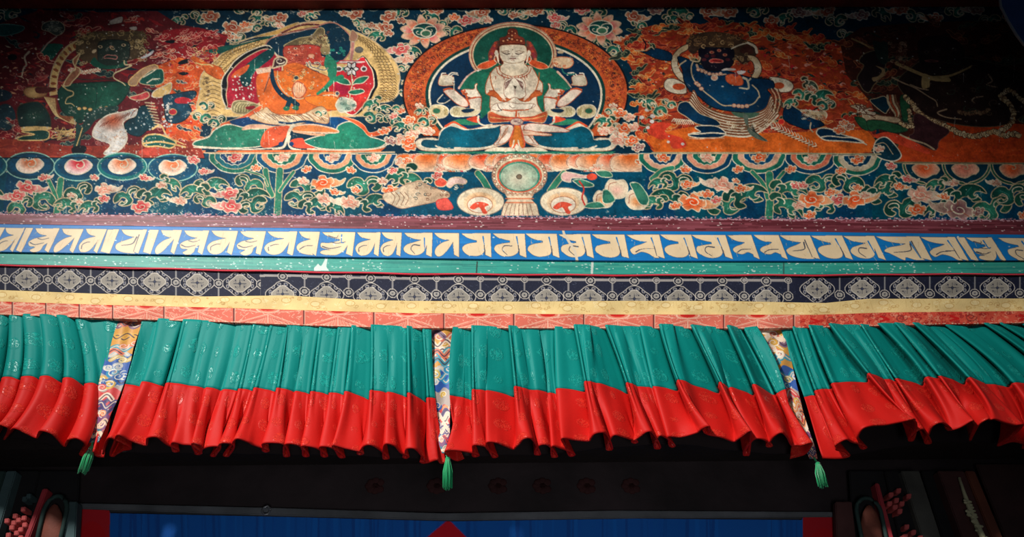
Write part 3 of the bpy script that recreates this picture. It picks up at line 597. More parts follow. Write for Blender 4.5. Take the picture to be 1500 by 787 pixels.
# head: hair, crown, ears, face
mu.poly(sm(pp((590,20), "1040,540 1030,420 1060,350 1150,320 1300,325 1370,380 1380,480 1370,540 1200,560"), True), (70,34,30))
mu.poly(sm(pp((590,20), "1005,440 1020,400 1045,410 1055,480 1060,540 1040,530 1030,480"), True), SKIN, None, edge=BRN, ew=.8); mu.poly(sm([(1502-x, y) for x, y in pp((590,20), "1005,440 1020,400 1045,410 1055,480 1060,540 1040,530 1030,480")], True), SKIN, None, edge=BRN, ew=.8)
mu.poly(sm(pp((590,20), "1060,400 1080,350 1200,340 1330,345 1365,400 1360,480 1335,540 1380,600 1340,660 1200,690 1090,650 1070,590 1105,540 1070,480"), True), SKIN, (222,204,174), (751,84), 30, (150,80,50), 1)
mu.line(sm(pp((590,20), "1100,520 1160,540 1220,545 1290,535 1330,515")), .9, (150,120,90))
for s in (-1, 1):
    mu.line(sm([(751+s*5,75.2),(751+s*10,74.6),(751+s*17,76)]), .8, (110,80,60)); mu.line(sm([(751+s*4,78.6),(751+s*9,79.6),(751+s*15,77.2)]), 1.1, (60,44,44)); mu.line(sm([(751+s*4,78.6),(751+s*9,77.6),(751+s*15,76.8)]), .6, (120,90,70))
mu.line([(750.5,78),(750,82)], .5, (170,130,100)); mu.line([(748.6,82.6),(751,83.2),(753.4,82.6)], .7, (160,110,90))
mu.line(sm([(746.6,86),(749,85.6),(751,86.2),(753,85.6),(755.6,86)]), 1.3, (120,60,56)); mu.line([(748.5,88),(751,88.4),(753.5,88)], .6, (170,120,96)); mu.dot(751, 72.8, .8, (110,80,60))
mu.poly(sm(pp((590,20), "1065,320 1070,270 1120,255 1150,230 1160,180 1200,165 1250,180 1270,240 1320,265 1340,300 1335,335 1200,325 1080,340"), True), (166,72,40), (120,50,36), (751,58), 14, (96,40,30), 1)
for x, y, r in ((1105,300,3.4),(1150,290,3),(1200,280,3.6),(1255,290,3),(1300,300,3.2),(1200,240,3),(1165,215,2),(1235,215,2),(1200,195,2.2)):
    mu.dot(590+x/7.5, 20+y/7.5, r, (206,100,50), r*.85, (110,44,34), edge=(90,36,28), ew=.7); mu.dot(590+x/7.5, 20+y/7.5, r*.35, (236,180,130))
mu.line(sm(pp((590,20), "1065,345 1200,330 1340,345")), 1.6, (90,34,26))
for s in (-1, 1):
    mu.line(sm([(751+s*21,78),(751+s*22,88),(751+s*19,94)]), 1.2, CR); mu.dot(751+s*18.5, 91, 1.6, DK); mu.line(sm([(751+s*25,80),(751+s*27,87),(751+s*23,92)]), 1, CR)
# sash, dhoti, legs
mu.poly(sm(pp((590,125), "940,300 980,290 1080,330 1240,350 1420,340 1500,310 1590,290 1560,400 1480,410 1340,390 1160,400 980,410 940,370"), True), (214,80,56), (190,90,50), None, None, CR2, .9)
for k in range(3): mu.line(sm(pp((590,125), "%d,%d 1080,%d 1250,%d 1420,%d %d,%d" % (960, 320+k*30, 345+k*22, 352+k*20, 345+k*22, 1560, 300+k*34))), .9, (236,190,120) if k == 1 else (170,60,44))
for mir in (0, 1):
    T = (lambda P: [(1512-x, y) for x, y in P]) if mir else (lambda P: P)
    mu.poly(T(sm(pp((590,125), "520,405 600,375 700,370 800,380 860,420 760,440 640,430 560,420"), True)), (42,128,96), (60,120,90), None)
    mu.poly(T(sm(pp((590,125), "700,370 800,340 840,360 840,410 760,400"), True)), (222,76,48))
    mu.poly(T(sm(pp((590,125), "140,640 180,590 330,575 390,590 400,520 470,450 560,415 680,470 760,480 900,450 1100,430 1200,450 1190,560 1120,640 960,690 760,720 400,725 200,710"), True)), CR, None, edge=(180,120,90), ew=.8)
    mu.poly(T(sm(pp((590,125), "200,630 240,595 380,600 400,560 440,490 520,450 600,465 680,490 800,480 1000,465 1075,445 1060,560 1000,650 860,685 700,690 640,695 580,700 480,700 360,660 400,690 280,690 210,665"), True)), (0,96,118), (8,76,96), (676 if not mir else 836, 205), 50, (230,216,190), .8)
    mu.line(T(sm(pp((590,125), "470,450 560,405 640,445 700,475"))), 3.2, (226,88,50), 1.6)
    mu.line(T(sm(pp((590,125), "400,600 370,640 400,690"))), .8, (6,60,80)); mu.line(T(sm(pp((590,125), "360,665 420,695 520,690"))), 2, CR, 1); mu.line(T(sm(pp((590,125), "570,690 640,688 760,695"))), 2.4, CR, 1)
    mu.poly(T(sm(pp((590,125), "1080,450 1200,440 1210,520 1140,620 1060,650 1000,650 1070,560"), True)), (226,206,186), None, edge=BRN, ew=.8)
    for k in range(4): mu.line(T(sm(pp((590,125), "%d,%d %d,%d %d,%d" % (1160-k*10, 450+k*10, 1140-k*20, 520+k*18, 1070-k*8, 600+k*12)))), .8, (170,110,80))
    mu.line(T(sm(pp((590,125), "830,340 830,400 890,440 980,430"))), 3, CR, 2)
    mu.poly(T(sm(pp((590,125), "900,720 1000,680 1180,680 1240,620 1290,620 1240,720 1120,740 960,750"), True)), CR, None, edge=(150,110,90), ew=.7)
mu.poly(pp((590,125), "150,728 2340,728 2300,752 240,752"), (40,122,96))
# soles crossed in the lap
mu.poly(sm(pp((730,125), "280,460 330,420 480,425 640,450 770,490 760,512 600,515 400,510 290,490"), True), SKIN, (226,196,180), None, None, BRN, 1)
mu.poly(sm(pp((730,125), "250,500 330,495 460,520 580,535 560,555 400,550 270,545"), True), (230,190,160), None, edge=BRN, ew=.9)
mu.poly(sm(pp((730,125), "120,640 170,480 190,440 220,440 250,480 290,650 250,690 200,640 160,690"), True), (214,120,48), None, edge=(226,84,60), ew=1.4)
for d in (-1, 1): mu.line(sm([(757.5+d*2,166),(758+d*4,180),(758+d*6,196),(758+d*9,212)]), 1.4, (190,90,50)); mu.line(sm([(756+d*3,206),(756+d*6,216),(756+d*16,222)]), 2.2, CR)
mu.poly(ell(757, 178.5, 9.5, 5.2), (206,180,160), None, edge=(150,90,80), ew=1)
for _ in range(10): curl(rng.uniform(750,764), rng.uniform(175,182), 2, (130,100,100), .8)
# leaves and blooms over the foot of the ring
mu.cur = 0
for mir in (0, 1):
    X = (lambda x: 1512-x) if mir else (lambda x: x)
    for x, y, s, k in ((614,155,6,'w'),(634,172,7,'o'),(616,190,10,'w'),(604,196,11,'w'),(598,206,12,'o'),(628,192,9,'w')): F(X(x), y, s, k)
    G(X(617), 163, 9, 1, 0); G(X(626), 178, 14, 1, 0); G(X(606), 186, 9, -1)
for x, y, s, k in ((908,166,11,'o'),(922,172,9,'w'),(914,188,13,'o'),(930,186,10,'w'),(906,205,14,'w'),(926,206,12,'o'),(940,200,9,'w'),(935,216,10,'m'),(598,176,10,'o')): F(x, y, s, k)

# lotus seat of the central figure
def petal(xa, xb, yt, yb, lean, k):
    P = sm([(xa,yb-6),(xa+2,yt+4),((xa+xb)/2+lean*4,yt),(xb-2,yt+3),(xb,yb-8),((xa+xb)/2+8*lean,yb)], True, 6)
    mu.poly(P, (220,60,20) if k else (226,96,30), (240,214,184), ((xa+xb)/2+lean*3, yt), (xb-xa)*.5+16, CR, 2)
    mu.line(sm([(xa+3,yb-8),((xa+xb)/2,yb-3),(xb-3,yb-8)]), 1, (206,150,120)); mu.line(P[:len(P)//2], .8, (170,70,44))
mu.poly(pp((590,125), "0,760 2560,760 2600,840 100,860"), (8,70,92))
for i, (a, b, l) in enumerate(((578,612,-1),(598,632,-1),(606,650,-1),(640,668,-1),(650,694,1),(688,722,1),(712,742,1),(724,760,1),(766,796,-1),(786,822,-1),(806,844,-1),(832,866,1),(846,896,1),(876,916,1),(896,944,1))):
    petal(a, b, 226, 252+3*math.sin(i), l, i % 2)
for x in (644, 716, 800, 872): F(x, 247, 9, 'w'); F(x+2, 258, 7, 'r')
for x, k in ((586,'w'),(596,'o'),(660,'o'),(676,'r'),(858,'r'),(866,'o'),(938,'o'),(944,'w')): F(x, 236 if x < 600 or x > 900 else 254, 8, k)

# ============================ fourth figure: blue, striding in flames
R4 = [(908,66),(930,44),(960,36),(1010,38),(1060,30),(1120,40),(1170,52),(1230,60),(1262,96),(1276,140),(1284,190),(1278,224),(1240,226),(960,224),(944,205),(934,180),(936,150),(930,110),(916,84)]
mu.poly(R4, (170,62,36))
scatter(R4, 700, flick([(206,92,40),(188,50,36),(150,44,34),(226,120,56),(110,36,34),(24,38,40),(214,84,50)], 1.2, 4.4, 9), 11)
scatter([(934,80),(990,90),(1000,140),(980,170),(936,170)], 120, flick([(236,150,70),(226,110,50),(200,60,44),(236,190,130)], 1, 3, 5), 12)
scatter([(1110,60),(1230,60),(1250,120),(1200,140),(1120,110)], 110, flick([(20,40,40),(196,40,50),(220,90,44),(226,150,130),(16,60,56)], 1, 4, 7), 13)
PO = [((214,92,40),(180,56,34),(232,140,80)),((190,50,36),(150,40,34),(226,110,70)),((226,112,44),(206,76,38),(240,180,110)),((150,44,34),(110,34,32),(206,96,60)),((40,60,50),(30,44,42),(150,150,110))]
tongues(R4, 130, PO, 54)
tongues([(900,60),(940,40),(1010,30),(1100,34),(1180,44),(1250,60),(1262,80),(1180,62),(1060,44),(960,52),(920,74)], 34, PO, 55, 7, 12); tongues([(906,70),(950,60),(952,210),(934,206),(930,120)], 26, PO, 56, 7, 12)
mu.poly([(962,196),(1010,186),(1100,196),(1270,190),(1282,205),(1276,222),(1250,226),(962,224),(948,205)], (226,104,36))
scatter([(948,200),(1270,195),(1276,222),(960,222)], 40, flick([(232,112,40),(216,96,34)], 2, 5, 16), 14)
mu.poly(sm(pp((930,140), "130,380 240,300 400,310 330,400 520,470 560,560 420,580 360,480 260,480"), True), (220,66,44))
for x, y, r in ((979,208,2.4),(1000,211,2.6),(949,187,3),(948,161,3.6),(956,170,4),(940,172,3.6),(955,178,3.4)): mu.dot(x, y, r, (224,214,206), r*.8)
mu.cur = 4
mu.poly(sm(pp((930,50), "560,120 620,20 760,-20 900,-25 1060,0 1200,60 1320,110 1340,220 1200,330 1080,260 760,150 640,220"), True), (92,66,46), (60,44,36), None)
for _ in range(60): curl(rng.uniform(1005, 1100), rng.uniform(50, 68), rng.uniform(2.5, 5), rng.choice(((130,96,60),(160,120,80),(70,50,36))), 1.1)
# ring scarf
for s in (0, 1):
    P = pp((930,50), "580,110 480,160 410,250 400,340 430,430 500,510 580,560 600,640 620,560 560,480 500,400 470,320 500,220 580,170") if s == 0 else pp((930,50), "1240,230 1330,250 1385,330 1390,410 1350,480 1300,500 1280,470 1310,400 1300,320 1250,270")
    mu.poly(sm(P, True), CR, (196,170,130), None, None, (70,44,36), 1.2)
for k in range(9): mu.line([(983+k*1.6, 72+k*9), (990+k*1.6, 72+k*8.4)], .8, (170,130,90))
mu.poly(sm(pp((930,50), "320,540 360,490 440,490 540,540 570,600 560,650 480,660 390,640 330,600"), True), CR, None, edge=(90,50,40), ew=1.2); mu.poly(ell(994.5, 127, 9.5, 5), (206,84,44))
mu.poly(sm(pp((1100,50), "200,480 300,475 420,510 470,570 430,630 330,640 250,600"), True), CR, None, edge=(90,50,40), ew=1.2); mu.poly(ell(1141, 125.5, 8, 5), (190,80,44))
# arms
BL = (8,58,92); BL2 = (6,42,70)
mu.poly(sm(pp((930,50), "60,190 130,190 200,155 300,170 400,215 400,290 330,290 230,270 140,225"), True), BL, BL2, None, None, DK, 1)
mu.line(sm(pp((930,50), "0,180 70,185 130,170 180,140 210,165")), 1.5, CR2); mu.line(sm(pp((930,50), "90,60 120,110 110,170")), 2, DK)
mu.poly(sm(pp((930,50), "470,250 600,280 700,330 1000,400 1290,480 1500,490")+pp((1100,50), "130,490 230,510 260,560 240,600 180,610 230,680 240,760 200,830 60,900")+pp((930,140), "1200,190 960,160 820,110 700,10 600,-60 540,-160 520,-280"), True), BL, (8,46,76), (1060,150), 60, DK, 1.2)
mu.poly(sm(pp((930,50), "640,330 720,380 800,440 950,470 1200,520 1340,590 1370,680 1340,770 1200,790 1000,770 820,680 720,600 640,470"), True), (8,72,112), (8,54,88), (1060,140), 36)
mu.line(sm(pp((930,50), "640,300 620,360 625,440 660,520 750,620 850,700 960,780")+pp((930,140), "1060,110 1180,120 1300,90 1360,20")+pp((930,50), "1370,690 1350,620 1290,560")), 1.9, CR2)
for x, y in ((676,540),(700,560),(730,600),(1180,795),(1140,790),(1230,790),(1090,785)): mu.dot(930+x/7.5, 50+y/7.5, 3.4, (222,180,150), 2.8, edge=(150,90,70), ew=.7)
# face
mu.poly(sm(pp((930,50), "700,180 760,150 900,150 1060,160 1090,210 1080,320 1020,380 900,410 780,390 730,320"), True), (34,30,44), (20,20,34), None, None, DK, 1.2)
for x, y, rx in ((845,200,30),(925,180,26),(990,228,28)): mu.dot(930+x/7.5, 50+y/7.5, rx/7.5, (200,130,100), 2.4, edge=(90,50,50), ew=.8); mu.dot(930+x/7.5, 50+y/7.5, 1.3, (150,30,36))
for x, y in ((790,240),(760,280),(1020,280),(860,240)): mu.dot(930+x/7.5, 50+y/7.5, 3.6, (84,36,44), 2.4)
mu.poly(sm(pp((930,50), "820,290 870,270 960,285 960,310 870,312 830,310"), True), (206,60,56), None, edge=(230,140,120), ew=1); mu.line(pp((930,50), "860,292 945,298"), 1.2, (60,16,24))
for x, y in ((840,100),(970,95),(760,130),(1060,130),(690,250),(640,275),(600,240)): curl(930+x/7.5, 50+y/7.5, 4.6, (196,160,110), 1.5)
mu.line(sm(pp((930,50), "600,250 620,290 700,300 720,260")), 1.8, CR2); mu.line(pp((930,50), "560,290 500,330 470,380"), 2, CR2)
mu.line(sm(pp((930,50), "1060,160 1150,120 1240,95")), 1.8, CR); mu.line(sm(pp((930,50), "1240,95 1320,140 1340,200")), 3, CR, 4)
mu.poly(sm(pp((930,50), "1150,190 1240,110 1300,200 1250,220"), True), (74,40,34))
for k in range(12): curl(930+rng.uniform(1090,1290)/7.5, 50+rng.uniform(220,340)/7.5, 3.4, (150,120,84), 1.2)
mu.line(sm(pp((930,50), "680,340 700,380 760,400 800,430 900,450 1000,440")), 3.4, (206,170,140), 2)
for k in range(7): mu.dot(1023+k*5.4, 102+[0,2,4,6,7,7,6][k], 2.8, (222,180,150), 2.4, edge=(150,90,70), ew=.7)
mu.dot(1046.5, 114, 4.8, (230,170,140), 3.8, edge=CR, ew=1)
mu.poly(sm(pp((930,50), "1000,460 1060,440 1150,450 1190,520 1170,560 1080,560 1010,520"), True), (222,96,56), None, edge=BRN, ew=1); mu.dot(1078, 110, 4, (150,60,60), 2.6)
mu.poly(sm(pp((930,50), "950,400 1000,375 1100,380 1090,400 1000,400"), True), (220,206,196)); mu.poly(sm(pp((930,50), "1120,410 1170,400 1220,410 1180,440 1140,440"), True), (214,206,200))
mu.line(sm(pp((930,50), "1190,480 1230,500 1250,560 1240,600 1150,590")), 3.4, (196,186,160), 2.2); mu.line(sm(pp((930,50), "1240,520 1270,490")), 2.4, (196,186,160))
# loin cloth
for k in range(8):
    for dy, w, c in ((0, 4.2, (130,76,48)), (1.6, 2.5, CR)):
        mu.line(sm([(x, y+dy+k*3.6) for x, y in [(1016-k*1.5,134),(1026,152),(1048,164+k*.4),(1076,170+k*.4),(1100,168+k*.6),(1122,160),(1130+k*1.4,142)]]), w, c)
for k in range(5):
    mu.line(sm(pp((1100,50), "%d,600 %d,680 %d,760 %d,850" % (200+k*24, 250+k*20, 250+k*22, 230+k*20))), 1.6, CR2 if k % 2 else (96,60,44))
for k in range(13): mu.line(sm([(1130+k*5, 184+k*2.2+4), (1138+k*4.8, 186+k*2.3), (1134+k*5, 178+k*2.6)]), 1.8, CR, 1); mu.line(sm([(1132+k*5, 186+k*2.2+4), (1140+k*4.8, 188+k*2.3)]), .9, (50,40,36))
mu.poly(sm(pp((930,140), "1060,180 1180,190 1360,190 1330,230 1240,250 1120,230"), True), (74,104,84)); mu.poly(sm(pp((930,140), "1190,220 1240,220 1250,330 1300,380 1460,500 1350,480 1260,420 1220,330"), True), (96,110,96))
for k in range(40): curl(rng.uniform(1064, 1140), rng.uniform(176, 192), 3, rng.choice((CR2,(110,84,60),CR)), 1.2)
for k in range(5): mu.line(sm(pp((930,140), "%d,%d 1340,420 1440,500" % (1250+k*10, 360-k*10))), .8, (50,60,56))
mu.poly(ell(1144.5, 178.5, 4.6, 4.2), (214,46,40), None, edge=(240,130,90), ew=.8)
# legs and feet
mu.poly(sm(pp((930,140), "470,130 500,80 580,70 640,130 720,200 860,250 920,290 930,330 780,330 660,300 560,230 480,180"), True), BL, BL2, None, None, CR2, 1.2)
mu.poly(sm(pp((930,140), "660,350 740,330 900,340 990,400 985,440 900,465 700,465 590,440 640,410 720,400"), True), BL2, None, edge=CR, ew=1.6)
mu.line(sm(pp((930,140), "590,425 720,420 850,410 985,420")), 2, CR); mu.line(sm(pp((930,140), "600,470 720,478 850,462 980,470")), 1.4, (230,170,130))
mu.poly(sm(pp((1100,140), "385,90 440,100 560,170 700,240 800,310 780,340 640,370 560,360 360,260"), True), BL, BL2, None, None, DK, 1)
mu.line(sm(pp((1100,140), "430,90 520,150 640,220 720,260")), 1.6, CR2)
mu.poly(sm(pp((1100,140), "720,400 760,360 880,370 1010,430 1180,480 1230,520 1000,500 820,490 740,440"), True), BL2, None, edge=CR, ew=1.8)
mu.line(sm(pp((1100,140), "760,460 860,445 1000,460 1140,470 1270,540")), 1.8, CR); mu.line(sm(pp((1100,140), "660,300 650,360 680,400")), 2, CR2)
mu.cur = 0
for x, y, s, c in ((962,160,16,None),(948,150,11,None),(980,152,11,None),(1176,138,15,None),(1186,124,13,(70,90,74)),(1200,142,18,None),(1160,150,12,None),(1210,154,14,None)): G(x, y, s, None, None, c)
mu.poly(sm(pp((1100,140), "540,160 700,170 820,180 830,240 760,270 640,230"), True), (206,180,140), None, edge=CR, ew=1)
for k in range(30): curl(rng.uniform(1176, 1210), rng.uniform(162, 176), 2.6, rng.choice((CR,BRN,(90,60,44))), 1)
for k in range(9): mu.line(sm([(984+k*3.4, 178), (988+k*3, 174+k*.3), (992+k*3, 182)]), 1.4, CR)
for x, y, s, k in ((1230,190,10,'o'),(1244,186,8,'d'),(1236,180,7,'o'),(1188,130,7,'d')): F(x, y, s, k)

# ============================ fifth figure: dark brown, right edge
R5 = [(1230,60),(1262,40),(1330,34),(1420,30),(1564,36),(1564,240),(1310,240),(1290,200),(1276,150),(1240,110)]
mu.poly(R5, (74,34,26))
scatter(R5, 420, flick([(96,40,30),(60,28,24),(130,56,36),(40,30,26),(30,48,38)], 1.4, 4.6, 12), 21)
tongues(R5, 110, [((104,46,32),(70,34,28),(150,90,60)),((84,36,28),(60,28,26),(120,70,50)),((44,60,46),(34,44,40),(110,110,80)),((130,56,36),(84,36,28),(176,110,70))], 57)
mu.poly([(1318,205),(1370,185),(1400,176),(1564,186),(1564,238),(1310,238)], (200,70,28)); scatter([(1320,206),(1564,196),(1564,236),(1316,236)], 60, flick([(208,78,32),(188,62,28)], 2, 5, 16), 22)
mu.poly(sm(pp((1240,140), "300,440 460,400 640,460 800,540 920,620 880,640 700,580 520,520 360,480"), True), (222,72,44))
mu.cur = 5
mu.poly(sm(pp((1240,140), "560,-140 700,-300 900,-420 1150,-440 1500,-380 1900,-260 2000,0 1960,200 1700,330 1300,330 900,230 700,60"), True), (50,30,26), (40,26,24), None, None, (96,80,60), 1.2)
mu.poly(sm(pp((1280,50), "480,160 500,60 640,20 820,30 940,90 1000,200 960,320 820,420 640,430 520,350"), True), (58,34,30), (40,26,26), None)
for x, y in ((580,200),(700,180),(880,170)): mu.dot(1280+x/7.5, 50+y/7.5, 4, (90,66,56), 2.8); mu.dot(1280+x/7.5, 50+y/7.5, 1.5, DK)
mu.line(sm(pp((1280,50), "560,290 640,285 710,298 640,305 570,300")), 1.2, (150,80,74))
mu.line(sm(pp((1280,50), "250,320 400,390 540,450 620,480 760,470 860,450 980,400 1080,350")), 5.4, (190,154,100), 2.4)
mu.poly(sm(pp((1280,50), "540,440 640,460 800,460 840,520 700,520 620,510 610,580 530,590"), True), (186,154,100))
for k in range(40): curl(rng.uniform(1302, 1328), rng.uniform(62, 100), 3.6, rng.choice(((150,110,84),(100,56,44),(180,140,110))), 1.3)
for q in ("1100,50 1250,110 1350,150 1460,160", "-40,-20 60,40 160,90 280,110"): pass
mu.line(sm(pp((1100,50), "1110,50 1220,100 1330,150 1460,160")), 2.4, (176,140,90)); mu.line(sm([(1280,74),(1290,70),(1306,62)]), 1.5, (110,96,70))
mu.poly(sm(pp((1100,50), "1170,470 1240,350 1190,300 1240,220 1380,180 1490,240 1480,340 1440,460 1350,560 1300,640 1240,620 1190,540"), True), (40,28,30), None, edge=(130,110,80), ew=1.2)
mu.poly(sm(pp((1100,50), "1340,80 1420,90 1500,100 1500,300 1440,330 1380,240"), True), (38,54,46))
mu.poly(sm(pp((1100,50), "1330,480 1400,460 1440,400 1370,350 1460,380 1470,450 1400,500 1350,520"), True), (160,130,90))
# scarves and bone garland
mu.poly(sm(pp((1240,140), "260,60 330,30 420,10 480,100 450,170 410,190"), True), (14,46,60), None, edge=CR2, ew=1)
for k, c in ((0,CR2),(1,BRN),(2,CR2),(3,(120,80,56))): mu.line(sm(pp((1240,140), "%d,0 %d,80 %d,150 %d,220 %d,280 300,%d 200,%d" % (450+k*28, 460+k*30, 500+k*30, 540+k*16, 500+k*10, 240-k*4+20, 230+k*6))), 3, c, 2.4)
mu.poly(sm(pp((1240,140), "40,120 110,100 200,110 260,180 380,220 560,240 600,290 520,300 380,270 240,270 200,300 160,250 180,190"), True), (206,176,140), None, edge=(110,70,50), ew=1.2)
for k in range(22): mu.line(sm([(rng.uniform(1246,1272), rng.uniform(152,168)), (rng.uniform(1256,1284), rng.uniform(156,174))]), 1.4, rng.choice((CR,(110,70,54))))
for q in ("90,240 200,260 240,380 160,350", "230,280 400,280 640,350 660,390 520,410 360,370 260,390", "590,20 680,10 690,250 620,260"):
    mu.poly(sm(pp((1240,140), q), True), (40,92,60), None, edge=(30,60,44), ew=1)
def chain(pts, r, seed, cols):
    q = random.Random(seed)
    for x, y in sm(pts, n=7):
        mu.poly(ell(x+q.uniform(-1,1), y+q.uniform(-1.5,1.5), r*q.uniform(.7,1.1), r*.7, rot=q.uniform(0,180)), q.choice(cols), None, edge=(70,44,34), ew=.8); 
        mu.line(spi(x, y, r, q.uniform(0,360), .8), 1.1, q.choice(cols), .6)
BON = ((232,200,146),(206,166,116),(240,214,170))
chain(pp((1240,140), "650,20 720,90 780,170 860,240 960,290 1060,330 1160,370 1260,420 1400,450 1500,430 1620,400 1740,440 1840,420 1900,440"), 4.4, 31, BON)
chain(pp((1240,140), "1240,180 1340,200 1420,180 1500,190 1560,150"), 3.2, 32, ((140,110,80),(120,90,66)))
chain(pp((1240,140), "1700,20 1780,80 1830,180 1830,260 1780,340 1700,380"), 4.4, 33, BON)
chain([(1466,60+150-70),(1478,132),(1494,144),(1512,160)], 4, 34, BON)
for q in ("500,-200 620,-140 760,-80 900,10 980,60 1000,120", "700,-120 800,-80 900,-60", "1400,80 1380,50 1420,20 1500,10", "1100,150 1000,190 1100,240 1260,260", "1560,-230 1600,-160 1540,-120 1660,-90"):
    mu.line(sm(pp((1240,140), q)), 2.2, (170,140,110), 1.4)
for k in range(30): curl(rng.uniform(1380, 1500), rng.uniform(90, 176), rng.uniform(4, 8), rng.choice(((96,76,60),(80,60,50),(60,70,54))), 1.4)
mu.poly(sm(pp((1240,140), "740,220 820,210 960,300 1130,390 1020,500 1000,580 960,600 860,560 720,490 690,440 740,400"), True), (64,34,38), None, edge=(110,80,70), ew=.8)
mu.line(sm(pp((1240,140), "590,430 700,480 860,530 960,590")), 2.4, CR2); chain(pp((1240,140), "690,160 700,280 720,340 640,330 590,300"), 3.2, 35, BON)
mu.cur = 0

# ============================ band of scrolls beneath the figures
def slab(x0, x1, ya, yb, col): mu.poly([(x0, ya), (x1, yb), (x1, 336), (x0, 336)], col)
slab(-64, 300, 231, 232, TEAL); slab(300, 578, 223, 223, TEAL); slab(940, 1300, 223, 225, TEAL); slab(1300, 1564, 238, 240, TEAL)
mu.poly([(570,262),(600,252),(940,252),(960,262),(960,336),(570,336)], TEAL)
for x in range(-60, 1560, 24): mu.poly(sm([(x, 250),(x+20, 244),(x+30, 280),(x+18, 320),(x-6, 318)], True), (0,68+int(10*math.sin(x)),94), None) if not 585 < x < 930 else None
def scallop(x, y, w, h, cols, fl):
    """half-round hanging medallion"""
    n = len(cols)
    for k, c in enumerate(cols):
        f = 1-k/n*.86
        P = [(x+w*f*math.cos(t)*(1+.03*math.cos(9*t)), y+h*f*math.sin(t)*(1+.05*math.cos(14*t) if k in (2,3) else 1)) for t in np.linspace(0, math.pi, 40)]
        mu.poly(P+[(x-w*f, y)], c, None, edge=CR if k in (0, 2) else CR2, ew=1.4 if k == 0 else 1.1)
    F(x, y+h*.2, w*.3, fl)
def medal(x, y, w, h, ring, k):
    mu.poly(ell(x, y, w, h), ring, None, edge=(150,196,176), ew=1.6); mu.poly(ell(x, y-1, w*.86, h*.78), (6,70,100))
    hot, pale = {'r': ((206,30,44),(240,214,206)), 'o': ((226,110,60),(240,216,196))}[k]
    mu.poly(tr(sm([(-1,-.05),(-.6,-.8),(0,-.62),(.5,-.85),(1,-.2),(.7,.5),(0,.95),(-.75,.7)], True), x, y-1, w*.56, h*.62), hot, pale, (x, y-h*.35), w*.6, CR, 1.4)
    mu.line(spi(x+1, y-3, w*.24, 300, .9, .2), 2, CR, .8)
for x, y, k, r in ((44,243,'o',(10,62,84)),(115,245,'r',(8,84,110)),(179,244,'o',(20,110,110)),(253,246,'o',(8,80,110)),(-26,243,'o',(14,84,100))): medal(x, y, 36, 20, r, k)
GS = (26,108,88)
for x, y, w, cols, fl in ((344,225,38,(GS,(20,100,110),(8,56,96),(8,50,90)),'r'),(413,225,38,((10,76,110),(226,150,110),GS,(16,90,76)),'w'),(487,225,36,(GS,(226,160,120),(10,76,120),(10,70,110)),'w'),(547,226,33,((10,70,110),(226,150,110),GS,(16,90,76)),'w'),
                         (971,225,36,(GS,(226,170,140),(8,60,96),(8,50,86)),'o'),(1036,225,38,((10,60,92),(226,150,120),GS,(16,80,66)),'w'),(1112,225,40,(GS,(226,170,140),(8,76,116),(8,70,110)),'o'),(1188,226,38,((10,60,92),(226,120,90),GS,(16,80,66)),'w'),(1256,228,36,(GS,(206,190,160),(8,60,90),(8,50,86)),'o')):
    scallop(x, y, w, 29 if w > 34 else 27, cols, fl)
mu.poly(sm([(1284,206),(1300,202),(1320,226),(1310,236),(1290,232),(1280,222)], True), (14,56,72), None, edge=CR, ew=1.6); mu.line(sm([(1282,212),(1296,210),(1308,226)]), 1.2, CR2); F(1288, 218, 8, 'w')
for x, fl in ((1358,'o'),(1416,'w'),(1486,'o'),(1550,'o')):
    P = [(x+36*math.cos(t), 240+31*math.sin(t)) for t in np.linspace(0, math.pi, 30)]
    mu.poly(P, (36,92,70), None, edge=CR2, ew=1.5); mu.poly([(x+32*math.cos(t), 240+27*math.sin(t)+(2 if abs(t-1.57) < .1 else 0)) for t in np.linspace(0, math.pi, 30)], (8,56,74), None, edge=CR2, ew=1.4)
    mu.poly(tr(sm([(-1,-.3),(-.6,-.8),(0,-.7),(.6,-.85),(1,-.2),(.8,.4),(.5,.5),(0,.9),(-.6,.6)], True), x-2, 250, 20, 12), (226,86,40) if fl == 'o' else (216,120,96), (236,180,150), (x-4, 247), 22, CR2, 1.3)
    mu.line(spi(x-2, 246, 5, 280, .8, .2), 1.8, CR2, .7)
mu.line([(300,224),(420,224.5),(578,223)], 2, CR2); mu.line([(955,224),(1100,224),(1290,226)], 2.2, (180,168,130)); mu.line([(1310,238),(1564,240)], 2.4, (130,120,90)); mu.line([(-64,231),(300,232)], 1.2, DK)
KS = 1.28
